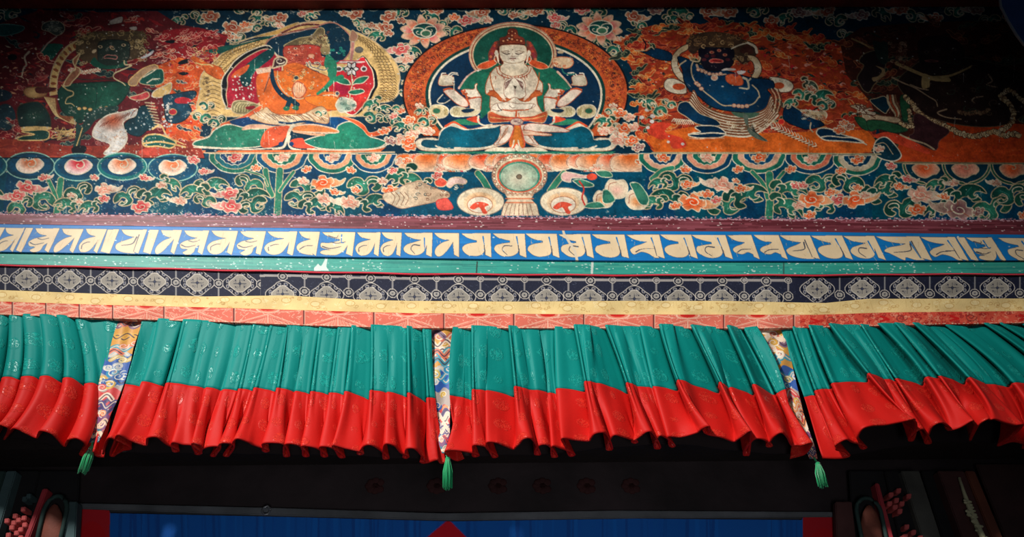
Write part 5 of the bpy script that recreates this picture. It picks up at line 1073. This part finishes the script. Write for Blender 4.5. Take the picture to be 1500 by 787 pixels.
bm = bmesh.new(); xs = np.arange(-200, 1704, 12.0)
tube(bm, [tuple(onY(x, L_red(x)+1.6+.5*math.sin(x/23), 2.938)) for x in xs], .0052, 6)
child(bm_obj('piping', bm, m_piping), val)

# ---------------------------------------------------------------- pleated panels
def damask(name, col, dark):
    m = mat(name, col, .6, spec=.22); nt = m.node_tree; N = nt.nodes; L = nt.links; b = N['Principled BSDF']
    uv = N.new('ShaderNodeUVMap'); uv.uv_map = 'cloth'
    vo = N.new('ShaderNodeTexVoronoi'); vo.inputs['Scale'].default_value = 7.0; vo.inputs['Randomness'].default_value = .25; L.new(uv.outputs[0], vo.inputs['Vector'])
    ring = N.new('ShaderNodeMapRange'); ring.inputs[1].default_value = .30; ring.inputs[2].default_value = .25; L.new(vo.outputs['Distance'], ring.inputs[0])
    nz = N.new('ShaderNodeTexNoise'); nz.inputs['Scale'].default_value = 75; nz.inputs['Detail'].default_value = 2; nz.inputs['Distortion'].default_value = 1.5; L.new(uv.outputs[0], nz.inputs['Vector'])
    th = N.new('ShaderNodeMapRange'); th.inputs[1].default_value = .47; th.inputs[2].default_value = .53; L.new(nz.outputs[0], th.inputs[0])
    mu_ = N.new('ShaderNodeMath'); mu_.operation = 'MULTIPLY'; L.new(ring.outputs[0], mu_.inputs[0]); L.new(th.outputs[0], mu_.inputs[1])
    n2 = N.new('ShaderNodeTexNoise'); n2.inputs['Scale'].default_value = 30; n2.inputs['Detail'].default_value = 3; L.new(uv.outputs[0], n2.inputs['Vector'])
    rr = N.new('ShaderNodeMapRange'); rr.inputs[3].default_value = .62; rr.inputs[4].default_value = .34; L.new(mu_.outputs[0], rr.inputs[0]); L.new(rr.outputs[0], b.inputs['Roughness'])
    ad = N.new('ShaderNodeMath'); ad.operation = 'MULTIPLY_ADD'; ad.inputs[1].default_value = .35; L.new(n2.outputs[0], ad.inputs[0]); L.new(mu_.outputs[0], ad.inputs[2])
    bp = N.new('ShaderNodeBump'); bp.inputs['Strength'].default_value = .55; bp.inputs['Distance'].default_value = .004; L.new(ad.outputs[0], bp.inputs['Height']); L.new(bp.outputs[0], b.inputs['Normal'])
    mx = N.new('ShaderNodeMix'); mx.data_type = 'RGBA'; mx.inputs[6].default_value = alb(col); mx.inputs[7].default_value = alb(dark)
    ms = N.new('ShaderNodeMath'); ms.operation = 'MULTIPLY'; ms.inputs[1].default_value = .6; L.new(mu_.outputs[0], ms.inputs[0]); L.new(ms.outputs[0], mx.inputs[0]); L.new(mx.outputs[2], b.inputs['Base Color'])
    return m
m_green = damask('green_damask_silk', (0,138,130), (40,176,162)); m_redc = damask('red_damask_silk', (204,26,20), (228,66,48))
YV = 2.915
B_back = fpoly([(-200,560),(0,561),(150,569),(300,575),(480,581),(540,588),(620,592),(690,588),(800,581),(900,580),(1100,583),(1180,585),(1270,570),(1480,569),(1650,569)])
H_back = fpoly([(-200,640),(0,647),(136,672),(166,672),(310,673),(500,676),(620,682),(660,678),(810,674),(893,664),(990,659),(1092,671),(1180,676),(1244,675),(1359,657),(1500,658),(1650,660)])
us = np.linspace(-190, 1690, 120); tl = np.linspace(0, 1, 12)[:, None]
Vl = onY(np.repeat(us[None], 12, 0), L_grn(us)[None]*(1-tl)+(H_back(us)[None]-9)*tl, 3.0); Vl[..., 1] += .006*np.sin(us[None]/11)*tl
lo = link('leak_blocker', grid_mesh('leak_blocker', Vl), mat('dark_leak_blocker', (34,24,26), .9)); lo.modifiers.new('cloth', 'SOLIDIFY').thickness = .004; child(lo, val)  # dark sheet added behind the panels to block light leaking through the gaps
def fold_point(u, v, back, tilt=.25):
    """where the sight line meets the level of this hem: folds nearer the viewer show higher"""
    u = np.asarray(u, float); v = np.asarray(v, float)
    base = onY(u, back(u), YV+.02); d = ray(u, np.minimum(v, back(u)))
    # z = base.z + tilt*(base.y - y)
    t = (base[..., 2]+tilt*base[..., 1]-CAM[2]-tilt*CAM[1])/(d[..., 2]+tilt*d[..., 1])
    return CAM+d*t[..., None]
def unview(x0, rows):
    out = []
    for a, b, c in rows: out.append((x0+a/3.15, x0+b[0]/3.15, 450+b[1]/3.15, x0+c[0]/3.15, 450+c[1]/3.15))
    return out
def n_loop(hem): return len(hem) > 1 and hem[-1][1]-hem[-2][1] > 24
def pleats(x0, rows):
    """rows of one pleat each: top left, top right, seam left/right, hem points..., loop"""
    K = []
    for tl, trr, bl, brr, hem in rows:
        if n_loop(hem): hem = hem[:-1]+[(hem[-1][0]+13, hem[-1][1]-9), (hem[-1][0]+2, hem[-1][1]), (hem[-1][0]-12, hem[-1][1]-7)]
        n = len(hem)
        for i, h in enumerate(hem):
            s = i/(n-1); b = (bl[0]+(brr[0]-bl[0])*s, bl[1]+(brr[1]-bl[1])*s-3*math.sin(s*math.pi))
            K.append((tl+(trr-tl)*s, b, h))
    return unview(x0, K)
PANELS = []
PANELS.append(unview(0, [(-230,(-330,330),(-420,560)),(-180,(-270,345),(-380,600)),(-150,(-250,322),(-400,560)),(-90,(-150,345),(-300,600)),(-60,(-140,322),(-280,560)),(-20,(-75,345),(-215,600)),
 (0,(-60,322),(-190,560)),(35,(-5,345),(-110,600)),(45,(20,324),(-100,560)),(75,(55,325),(-55,570)),(100,(88,338),(-20,600)),(108,(108,321),(-5,548)),(145,(150,322),(18,552)),(178,(180,340),(38,566)),(184,(182,345),(15,612)),
 (190,(190,320),(62,560)),(225,(230,322),(110,580)),(258,(282,352),(165,606)),(268,(298,326),(188,572)),(300,(335,332),(240,588)),(332,(386,368),(295,645)),(345,(396,354),(314,612)),(380,(430,353),(355,606)),(405,(456,368),(398,640)),
 (425,(462,380),(366,680)),(460,(480,372),(410,692)),(495,(490,366),(432,668)),(530,(505,378),(446,690)),(555,(530,384),(480,694))]))
p2 = pleats(160, [(152,205,(75,358),(140,370),[(-30,680),(-8,607),(30,613)]),
 (210,230,(138,372),(150,372),[(100,655),(60,665),(15,690)]),
 (232,335,(155,346),(245,366),[(37,590),(95,618),(165,640)]),
 (345,425,(268,352),(345,360),[(178,603),(222,602),(265,635),(305,670)]),
 (430,510,(365,364),(440,378),[(292,628),(340,636),(385,640),(412,682)]),
 (515,585,(450,372),(515,388),[(382,630),(425,642),(410,684)]),
 (590,660,(528,382),(590,388),[(452,646),(512,648),(480,692)]),
 (665,740,(600,378),(662,390),[(520,630),(575,640),(540,692)]),
 (745,825,(672,374),(768,394),[(585,608),(635,622),(670,640),(720,670)])])
p3 = pleats(400, [(55,135,(20,374),(98,394),[(-45,632),(10,628),(52,636),(62,694)]),
 (140,210,(105,390),(168,404),[(55,634),(118,640),(150,692)]),
 (215,295,(178,390),(256,408),[(135,643),(205,654),(236,694)]),
 (300,360,(262,396),(328,408),[(218,646),(272,650),(316,700)]),
 (365,450,(335,390),(446,432),[(275,638),(335,655),(400,682)]),
 (455,525,(450,386),(522,398),[(422,642),(455,640),(495,662),(520,704)]),
 (530,615,(530,393),(616,418),[(515,634),(560,640),(590,675),(612,700)]),
 (620,685,(625,396),(705,445),[(618,655),(660,660),(690,722)]),
 (690,730,(712,420),(748,424),[(712,722),(757,708),(775,735),(800,735)])])
PANELS.append(p2+p3)
p4 = pleats(650, [(42,125,(28,410),(130,432),[(95,700),(60,712),(20,690),(8,664),(60,662),(145,692)]),
 (130,200,(134,382),(196,390),[(138,640),(188,645),(208,662),(235,697)]),
 (205,295,(200,386),(326,418),[(197,628),(240,625),(280,642),(318,657)]),
 (300,352,(328,368),(392,384),[(345,635),(370,608),(408,612),(432,684)]),
 (355,435,(402,384),(472,394),[(440,642),(485,640),(510,697)]),
 (440,510,(480,398),(522,404),[(500,642),(540,652),(590,690)]),
 (515,595,(525,376),(650,394),[(545,608),(600,612),(665,620)]),
 (600,670,(652,344),(702,352),[(692,590),(720,580),(752,586),(765,662)])])
p5 = pleats(880, [(-54,14,(2,356),(122,404),[(55,597),(100,600),(155,630)]),
 (20,90,(120,350),(168,368),[(185,597),(215,576),(242,582),(262,656)]),
 (98,176,(190,370),(242,378),[(268,598),(302,606),(330,648)]),
 (182,260,(245,366),(350,390),[(312,600),(370,600),(440,582)]),
 (266,326,(355,338),(392,346),[(470,562),(500,551),(490,585)]),
 (332,405,(425,364),(540,400),[(502,592),(560,604),(612,620)]),
 (412,480,(548,348),(590,376),[(650,600),(694,578),(672,688)]),
 (486,570,(600,372),(702,410),[(700,618),(742,610),(778,646)])])
p6 = pleats(1100, [(-112,-56,(12,356),(92,404),[(105,600),(140,580),(168,600)]),
 (-50,24,(108,408),(160,380),[(186,638),(232,640),(282,628),(250,680),(180,702)])])
PANELS.append(p4+p5+p6)
p7 = pleats(1100, [(140,186,(245,418),(294,410),[(330,698),(400,702),(456,690),(440,668),(396,662)]),
 (190,256,(298,386),(366,380),[(392,638),(440,610),(470,624),(520,656)]),
 (262,345,(376,352),(535,350),[(492,602),(515,562),(560,546),(620,545),(690,530),(750,516)])])
p8 = pleats(1280, [(-215,-150,(-27,306),(45,336),[(196,540),(196,580),(174,620)]),
 (-145,-72,(50,334),(98,344),[(200,573),(236,568),(250,634)]),
 (-66,8,(102,330),(222,366),[(268,556),(300,536),(326,538),(345,568)]),
 (14,84,(240,324),(292,332),[(360,570),(400,556),(455,524)]),
 (88,168,(302,318),(414,360),[(470,545),(446,618),(480,548),(520,518)]),
 (172,238,(436,326),(500,350),[(560,516),(600,534),(645,545),(690,545)]),
 (242,316,(512,356),(618,372),[(620,610),(572,642),(640,622),(700,655)]),
 (320,405,(645,350),(720,360),[(740,600),(790,590),(830,610)]),
 (410,500,(735,372),(830,380),[(850,650),(900,600),(960,620)]),
 (505,570,(850,350),(950,372),[(980,650),(1040,600),(1100,620)]),
 (575,660,(955,350),(1060,372),[(1120,660),(1180,600),(1240,620)]),
 (670,760,(1065,350),(1170,372),[(1260,660),(1320,600),(1380,620)]),
 (770,880,(1175,350),(1290,372),[(1400,660),(1460,600),(1530,620)])])
PANELS.append(p7+p8)
PL = ['pleated green curtain with red hem at the far left of the valance', 'pleated green curtain with red hem between the left and middle brocade streamers',
      'pleated green curtain with red hem between the middle and right brocade streamers', 'pleated green curtain with red hem right of the right brocade streamer']
def catmull(A, n):
    Q = np.vstack([2*A[0]-A[1], A, 2*A[-1]-A[-2]]); t = np.linspace(0, 1, n, endpoint=False)[:, None]; out = []
    for k in range(len(Q)-3):
        a, b, c_, d = Q[k:k+4]; ta = .5
        m1 = (c_-a)*ta; m2 = (d-b)*ta
        out.append((2*t**3-3*t**2+1)*b+(t**3-2*t**2+t)*m1+(-2*t**3+3*t**2)*c_+(t**3-t**2)*m2)
    return np.vstack(out+[A[-1:]])
for pi, K in enumerate(PANELS):
    K = np.array(K, float)
    K[:, 0] = np.maximum.accumulate(K[:, 0]+np.arange(len(K))*1e-3)
    top = onY(K[:, 0], L_grn(K[:, 0])-1.2, YV)
    mid = fold_point(K[:, 1], K[:, 2], B_back); hem = fold_point(K[:, 3], K[:, 4], H_back)
    dm = np.clip(YV+.02-mid[:, 1], 0, 1); top[:, 1] = YV+.014-np.minimum(dm, .12)*.42
    # the tight crease where one pleat tucks behind the next
    rows_ = [np.hstack([top, mid, hem])]; rows_ = rows_[0]; out_ = [rows_[0]]
    for k in range(1, len(rows_)):
        if K[k-1, 2]-K[k, 2] > 2.6:
            c_ = (rows_[k-1]*.5+rows_[k]*.5).copy(); td = c_[0:3]-CAM; md_ = c_[3:6]-CAM; hd = c_[6:9]-CAM
            c_[0:3] += td/td[1]*.03; c_[3:6] += md_/md_[1]*(max(0, min(.085, YV+.062-c_[4]))); c_[6:9] += hd/hd[1]*.0
            out_.append(rows_[k-1]*.8+c_*.2 if False else c_)
        out_.append(rows_[k])
    A = catmull(np.array(out_), 9)
    T, M, Hm = A[:, :3], A[:, 3:6], A[:, 6:9]
    R = 49; h = np.linspace(0, 1, R)[:, None, None]
    hs = h
    V = T[None]*(2*(hs-.5)*(hs-1))+M[None]*(-4*hs*(hs-1))+Hm[None]*(2*hs*(hs-.5))
    # crisp creases start straight from the heading; small random drape
    s = np.concatenate([[0], np.cumsum(np.linalg.norm(np.diff(Hm, axis=0), axis=1))])
    V[..., 1] += .003*np.sin(s[None]*37+h[..., 0]*9)*h[..., 0]
    UV = np.stack([np.repeat(s[None], R, 0), np.repeat(h[..., 0]*.75, len(s), 1)], -1)
    UV[..., 0] += pi*3.3
    x_c = float(T[:, 0].mean())
    cur = thing('pleated_curtain', PL[pi], 'curtain', (x_c, YV, float(Hm[:, 2].mean())), 'pleated green and red curtains of the valance')
    hf = R//2
    for nm, a, b, m in (('upper_cloth', 0, hf+1, m_green), ('hem_border', hf, R, m_redc)):
        o = link(nm, grid_mesh(nm, V[a:b], None, None, UV[a:b]), m, None, True)
        md = o.modifiers.new('cloth', 'SOLIDIFY'); md.thickness = .005 if nm == 'upper_cloth' else .007; md.offset = 0
        child(o, cur); o['label'] = 'green damask upper cloth' if a == 0 else 'red damask lower border'

# ---------------------------------------------------------------- brocade streamers with green tassels
m_str = mat('streamer_brocade', rough=.55, attr=True, bump=.4, bscale=160, spec=.4, sheen=.3, bdist=.002)
m_tas = mat('green_tassel_thread', (0,160,96), .6, sheen=.4); m_tip = mat('pale_thread', (170,214,190), .6)
STR = [([(191,467,17),(183,490,17),(176,510,17),(172,530,17),(165,555,17),(158,580,15),(150,605,12),(142,630,10),(136,648,7)], (134,657,122,692), 'narrow cloud-patterned brocade streamer between the first and second curtains from the left'),
       ([(647,478,15.5),(647,505,15),(647,530,14.5),(648,555,13),(648,580,10.5),(649,605,9),(650,630,8),(651,652,7),(653,664,5)], (656,673,656,715), 'narrow cloud-patterned brocade streamer at the middle of the valance'),
       ([(1130,478,17),(1136,505,17),(1143,530,15),(1151,555,12.5),(1160,580,10),(1168,605,8),(1177,630,7),(1186,655,7),(1192,672,5)], (1198,680,1205,712), 'narrow cloud-patterned brocade streamer between the third and fourth curtains from the left')]
ZONES = [((206,144,52),((232,206,180),(196,96,70),(120,84,110),(214,160,60))), ((214,150,60),((240,226,206),(226,120,90),(60,150,170))), ((24,80,160),((190,190,186),(204,176,96),(40,140,180))), ((176,160,150),((30,90,160),(220,70,70),(214,170,70))), ((206,60,60),((236,214,190),(70,60,120),(236,150,90))), ((120,60,110),((226,190,160),(206,50,60),(30,110,150))), ((20,110,130),((200,80,60),(226,206,170),(30,60,110)))]
for si, (cen, ts, lb) in enumerate(STR):
    cs = Canvas(0, 0, 34, 210, 4, ZONES[0][0]); sr = random.Random(40+si)
    cuts = [0, 34, 62, 96, 122, 160, 186, 210]
    for z in range(7): cs.poly([(0, cuts[z]+6*math.sin(q) if q else cuts[z]) for q in (0,)]+sm([(0, cuts[z]), (10, cuts[z]+4), (20, cuts[z]-4), (34, cuts[z]+3)])[1:]+[(34, 212), (0, 212)], ZONES[z][0])
    for k in range(46):
        y = sr.uniform(0, 210); z = min(6, sum(1 for q in cuts[1:] if q < y)); x = sr.uniform(0, 34); cc = sr.choice(ZONES[z][1])
        if k % 2: 
            for w_, col_ in ((6.4, cc), (1.6, sr.choice(((226,206,180), (60,40,60))))): cs.line(sm([(x-22, y+3), (x-12, y-5), (x-2, y+4), (x+9, y-6), (x+20, y+2)]), w_, col_)
        else: cs.line(spi(x, y, sr.uniform(5, 9), sr.uniform(0, 360), sr.choice((-1.3, 1.3)), .1, .8), 4, cc, 2); cs.line(spi(x, y, 7, sr.uniform(0, 360), 1.4, .1, .8), 1.3, (246,232,210), .5)
    cC, _ = cs.down(3); Hh, Ww = cC.shape[:2]
    cen = np.array(cen, float); tt = np.linspace(0, 1, Hh); uu = np.linspace(0, 1, len(cen)); cen[:, 2] *= .9; cx = np.interp(tt, uu, cen[:, 0]); cy = np.interp(tt, uu, cen[:, 1]); cw = np.interp(tt, uu, cen[:, 2])
    ss = np.linspace(-1, 1, Ww)
    cm = np.linspace(-1.25, 1.25, Ww)
    X = cx[:, None]+cw[:, None]*cm[None]; Yp = np.repeat(cy[:, None], Ww, 1)
    Yd = 2.93-.03*tt[:, None]+.006*np.sin(X/5+tt[:, None]*7)-.0*cm[None]
    D = ray(X, Yp); Pst = CAM+D*((Yd-CAM[1])/D[..., 1])[..., None]
    stt = thing('brocade_streamer', lb, 'streamer', tuple(Pst[-1].mean(0)), 'brocade streamers of the valance')
    o = link('strip', grid_mesh('strip', Pst, cC), m_str, None, True); o.modifiers.new('cloth', 'SOLIDIFY').thickness = .004; child(o, stt)
    yb = float(Yd[-1].mean())-.004; a = onY(ts[0], ts[1], yb); b = onY(ts[2], ts[3], yb)
    tip = onY(cen[-1, 0], cen[-1, 1]-2, yb); dv = Vector(b)-Vector(a)
    bm = bmesh.new(); tube(bm, [tuple(tip), tuple((Vector(tip)+Vector(a))/2), tuple(a)], .004, 6)
    bmesh.ops.create_uvsphere(bm, u_segments=10, v_segments=8, radius=.011, matrix=Matrix.Translation(Vector(a)))
    tas = child(bm_obj('tassel', bm, m_tas), stt); tas['label'] = 'green thread tassel'
    bm = bmesh.new(); r_ = random.Random(si)
    for k in range(54):
        an = r_.uniform(0, 6.28); rd = r_.uniform(.2, 1)*.02; e = Vector(b)+Vector((rd*math.cos(an), rd*math.sin(an), r_.uniform(-.008, .01)))
        s_ = Vector(a)+Vector((math.cos(an), math.sin(an), 0))*.008; mdl = s_+(e-s_)*.45+Vector((math.cos(an), math.sin(an), 0))*.006
        tube(bm, [tuple(s_), tuple(mdl), tuple(e)], .0018, 4)
    fr = bm_obj('fringe', bm, m_tas, tas); fr['kind'] = 'stuff'
# ---------------------------------------------------------------- the dark doorway below
YD = 3.32
m_lint = mat('painted_lintel', (46,36,38), .75, .4, 16, mott=.5, mscale=4)
m_edge = mat('worn_grey_edge', (96,98,102), .8, .4, 14, mott=.4)
lintel = thing('door_lintel', 'dark painted timber lintel over the blue door cloth', 'lintel', tuple(onY(700, 740, YD)))
child(box_between('beam', [(-500,640),(2000,650),(2000,752),(1240,752),(650,750),(120,738),(-500,730)], YD, YD+.5, m_lint), lintel)
child(box_between('edge_moulding', [(112,737),(400,744),(650,752),(900,748),(1225,750),(1225,757),(930,759),(650,762),(400,755),(112,745)], YD-.03, YD+.1, m_edge), lintel)
m_ros = mat('faded_rosette', (58,28,28), .9, mott=.3)
for x in (550, 640, 730, 795, 860, 925):
    bm = bmesh.new(); cpt = Vector(onY(x, 712, YD-.004)); 
    for k in range(9):
        a = k*2*math.pi/8; r0 = .022 if k else 0
        if k == 8: a = 0; r0 = 0
        bmesh.ops.create_uvsphere(bm, u_segments=10, v_segments=6, radius=.017, matrix=Matrix.Translation(cpt+Vector((r0*math.cos(a)*1.3, 0, r0*math.sin(a)))) @ Matrix.Diagonal((1.2, .35, 1, 1)))
    child(bm_obj('rosette', bm, m_ros), lintel)
# iron ring on the lintel
m_iron = mat('dull_iron', (150,150,152), .45, metal=.7)
rg = thing('iron_ring', 'small dull iron ring fixed on the lintel above the blue cloth', 'ring', tuple(onY(390, 748, YD-.05)))
cpt = Vector(onY(390, 748, YD-.055)); bm = bmesh.new()
tube(bm, [tuple(cpt+Vector((.0165*math.cos(a), .004*math.sin(a), .019*math.sin(a)))) for a in np.linspace(0, 2*math.pi, 28)], .0042, 8)
child(bm_obj('hoop', bm, m_iron), rg)
bm = bmesh.new(); tube(bm, [tuple(cpt+Vector((0,0,.019))), tuple(cpt+Vector((0,.02,.026))), tuple(cpt+Vector((0,.07,.026)))], .004, 8); child(bm_obj('staple', bm, m_iron), rg)
# door cloth
YC = 3.3
cc = Canvas(96, 738, 1240, 860, 2, (0,96,190))
cr = random.Random(8)
for k in range(160):
    x = cr.uniform(96, 1240); cc.line([(x, 745), (x+cr.uniform(-6, 6), 860)], cr.uniform(1, 6), cr.choice(((0,88,180),(0,104,200),(0,94,190),(4,80,168))))
cc.cur = 1; cc.poly([(96,738),(161,738),(160,860),(96,860)], (200,20,36)); cc.poly(ell(135, 790, 20, 26), (206,4,22))
cc.cur = 2; cc.poly([(1176,738),(1240,738),(1240,860),(1176,860)], (190,16,32)); cc.poly(ell(1206, 800, 20, 26), (196,6,24))
cc.cur = 3; cc.poly([(657,761),(682,786),(740,846),(657,920),(574,846),(626,787)], (214,10,36), None, edge=(160,60,150), ew=1)
c_, i_ = cc.down(2); Hh, Ww = c_.shape[:2]
px = cc.x0+(np.arange(Ww)+.5); tp = np.interp(px, [96,112,160,161,400,660,930,1175,1176,1222,1240], [744,744,748,752,757,764,760,762,757,757,757])
t = np.linspace(0, 1, Hh)[:, None]; yy = tp[None]*(1-t)+858*t; xx = np.repeat(px[None], Hh, 0)
jj = np.clip((yy-cc.y0).astype(int), 0, Hh-1); ii = np.repeat(np.arange(Ww)[None], Hh, 0); C = c_[jj, ii]; I = i_[jj, ii]
Yf = YC-.012*np.sin(xx/37)*t-.006*np.sin(xx/13+1)*t
Dd = ray(xx, yy); Pd = CAM+Dd*((Yf-CAM[1])/Dd[..., 1])[..., None]
m_cl = mat('door_cloth', rough=.8, attr=True, bump=.2, bscale=200, sheen=.2)
dc = thing('door_curtain', 'deep blue cloth door curtain with red corner patches and a red diamond', 'curtain', tuple(Pd[-1].mean(0)))
kp = (xx[:-1, :-1] > 108) & (xx[:-1, :-1] < 1223)
for nm, k, lb in (('blue_cloth', 0, None), ('corner_patch', 1, 'red patch at the left corner'), ('corner_patch', 2, 'red patch at the right corner'), ('diamond', 3, 'red diamond patch')):
    o = link(nm, grid_mesh(nm, Pd, C, (I[:-1, :-1] == k) & kp), m_cl); md = o.modifiers.new('cloth', 'SOLIDIFY'); md.thickness = .004; child(o, dc)
    if lb: o['label'] = lb

# carved door posts either side
def strip(uv0, uv1, n=2): return [uv0, uv1]
m_post = mat('grey_green_timber', (70,92,94), .8, .4, 20, mott=.4); m_dk = mat('blackened_timber', (30,28,30), .8, .3, 16, mott=.3)
m_rl = mat('worn_red_line', (170,52,60), .7, mott=.3); m_pk = mat('faded_pink_block', (206,92,90), .8, .3, 40, mott=.25); m_arch = mat('dark_green_arch', (44,66,62), .75, .3, 24, mott=.4)
m_orp = mat('orange_ornament', (128,70,56), .7, .4, 40, mott=.4); m_brn = mat('brown_timber', (84,50,48), .75, .3, 10, mott=.35); m_vine = mat('pale_carved_vine', (196,190,150), .7, .4, 60, mott=.4)
YP = 3.22
def post(nm, lb): return thing(nm, lb, 'door post', tuple(onY(40 if 'left' in lb else 1330, 770, YP)), 'carved door posts')
def bar(nm, quad, Y0, Y1, m, root, bev=.004): return child(box_between(nm, quad, Y0, max(Y0+.015, min(Y1, 3.275)), m, None, bev), root)
# left post
lp = post('carved_door_post', 'carved door post left of the blue door curtain, with pink blocks and arched niche')
o = (0,680); s_ = 7.355
q = lambda txt: pp(o, txt, s_)
bar('stile', [(-60,690),(8,690),(-40,860),(-140,860)], YP-.01, YP+.12, m_arch, lp)
bar('stile', [(9,690),(24,690),(-26,860),(-42,860)], YP-.02, YP+.12, m_post, lp)
bar('stile', [(24,690),(58,690),(20,860),(-24,860)], YP+.03, YP+.15, m_dk, lp)
bar('red_moulding', [(62,716),(70,716),(42,790),(24,840),(16,840),(34,790)], YP-.01, YP+.06, m_rl, lp)
bar('back_panel', [(58,690),(116,690),(108,860),(20,860)], YP+.04, YP+.15, m_dk, lp)
def blocks(cells, root):
    for x, y, k in cells:
        bar('carved_block', [(x-3.6,y-3.4),(x+3.6,y-3.8),(x+2.8,y+3.4),(x-4.2,y+3.8)], YP-.018, YP+.04, m_pk if k else m_post, root, .0025)
blocks([(42,727,0),(36,731,0),(34,746,1),(22,756,1),(35,759,1),(10,763,1),(27,762,1),(20,766,1),(36,769,1),(30,776,1),(17,773,1),(24,781,1),(12,784,1),(30,788,1)], lp)
def arch(cx, y0, w, h, root, lean):
    """round-headed niche surround with an ornament inside"""
    bm = bmesh.new(); out = []; 
    pts = [(cx+w*math.cos(a)+lean*(math.sin(a)*-h), y0-h*math.sin(a)*-1*-1) for a in np.linspace(0, math.pi, 16)]
    left = (pts[-1][0]+lean*110, 860); right = (pts[0][0]+lean*110, 860)
    P_ = [tuple(onY(*p, YP-.01)) for p in [right]+pts+[left]]
    tube(bm, P_, .009, 8)
    child(bm_obj('niche_arch', bm, m_arch), root)
    b2 = bmesh.new()
    prof = [(0,.0),(.35,.28),(.5,.55),(.42,.8),(.3,.95),(.05,1.0)]
    c0 = Vector(onY(cx+lean*30, y0+62, YP+.01)); hh = (Vector(onY(cx, y0-h*.45, YP+.01))-c0)
    pl = [(r*w*.0025, z) for r, z in [(.1,-.2),(.9,0),(1.15,.3),(1.05,.6),(.75,.85),(.3,1.0),(.02,1.03)]]
    rings = [[b2.verts.new(c0+hh*z+Vector((r*math.cos(t_), r*.45*math.sin(t_)*1.0, 0))) for t_ in np.linspace(0, 2*math.pi, 17)[:-1]] for r, z in pl]
    for a_, b_ in zip(rings, rings[1:]):
        for k in range(16): b2.faces.new((a_[k], a_[(k+1) % 16], b_[(k+1) % 16], b_[k]))
    child(bm_obj('niche_ornament', b2, m_orp), root)
arch(80, 752, 17, 25, lp, -.22)
bar('inner_jamb', [(100,735),(113,735),(106,860),(84,860)], YP, YP+.12, m_post, lp)
# right post
rp = post('carved_door_post', 'carved door post right of the blue door curtain, with pale carved vine')
bar('inner_jamb', [(1224,735),(1248,735),(1262,860),(1228,860)], YP+.02, YP+.12, m_brn, rp)
bar('back_panel', [(1244,690),(1296,690),(1340,860),(1256,860)], YP+.04, YP+.15, m_dk, rp)
arch(1273, 752, 18, 22, rp, .2)
bar('red_moulding', [(1282,708),(1288,708),(1310,790),(1326,840),(1316,840),(1300,790)], YP-.01, YP+.06, m_rl, rp)
bar('stile', [(1296,690),(1318,690),(1372,860),(1334,860)], YP+.02, YP+.14, m_dk, rp)
bar('stile', [(1320,690),(1347,690),(1402,860),(1374,860)], YP-.01, YP+.14, mat('grey_timber', (84,82,76), .8, .4, 18, mott=.4), rp)
blocks([(1317,719,1),(1306,725,1),(1332,727,1),(1314,733,1),(1304,738,1),(1322,738,1),(1312,743,1),(1319,749,1),(1329,772,1),(1339,780,1),(1327,786,1),(1349,788,1)], rp)
bar('stile', [(1350,690),(1374,690),(1440,860),(1404,860)], YP+.05, YP+.16, m_dk, rp)
bar('side_board', [(1374,690),(1412,690),(1480,860),(1436,860)], YP, YP+.12, m_brn, rp)
bar('side_board', [(1414,690),(1428,690),(1500,860),(1482,860)], YP+.03, YP+.14, mat('red_brown_timber', (120,66,48), .7, .3, 12, mott=.35), rp)
bar('side_board', [(1430,680),(1640,680),(1760,860),(1502,860)], YP+.05, YP+.16, mat('umber_timber', (70,46,44), .8, .3, 9, mott=.4), rp)
bm = bmesh.new(); vr = random.Random(4)
vp = [(1405,700),(1412,722),(1419,742),(1427,762),(1436,780),(1446,800),(1460,830)]
tube(bm, [tuple(onY(x, y, YP-.012)) for x, y in vp], [.006,.008,.011,.013,.013,.013,.013], 8)
for k in range(46):
    t_ = vr.uniform(.25, 1); x = np.interp(t_, np.linspace(0, 1, 7), [p[0] for p in vp]); y = np.interp(t_, np.linspace(0, 1, 7), [p[1] for p in vp])
    bmesh.ops.create_uvsphere(bm, u_segments=8, v_segments=6, radius=vr.uniform(.006, .011), matrix=Matrix.Translation(Vector(onY(x+vr.uniform(-5, 5), y+vr.uniform(-3, 3), YP-.02))) @ Matrix.Diagonal((1.3, .6, .8, 1)))
child(bm_obj('carved_vine', bm, m_vine), rp)
# awning corner hanging in at the upper right
m_aw = mat('navy_awning_cloth', (26,60,110), .8, .2, 60, mott=.2); m_hem = mat('grey_hem_cord', (120,122,126), .7)
aw = thing('awning_cloth', 'dark blue awning corner with grey corded hem at the upper right end of the mural', 'awning', tuple(onY(1490, 40, 2.7)))
bm = bmesh.new(); A_ = [(1458,-60),(1466,10),(1476,30),(1488,50),(1500,66),(1620,120),(1700,-60)]
vs = [bm.verts.new(onY(*p, 2.7-.02*i)) for i, p in enumerate(A_)]; bm.faces.new(vs); o_ = bm_obj('cloth', bm, m_aw, None, False); o_.modifiers.new('t', 'SOLIDIFY').thickness = .006; child(o_, aw)
bm = bmesh.new(); tube(bm, [tuple(onY(*p, 2.695-.02*i)) for i, p in enumerate(A_[:6])], .008, 8); child(bm_obj('hem_cord', bm, m_hem), aw)
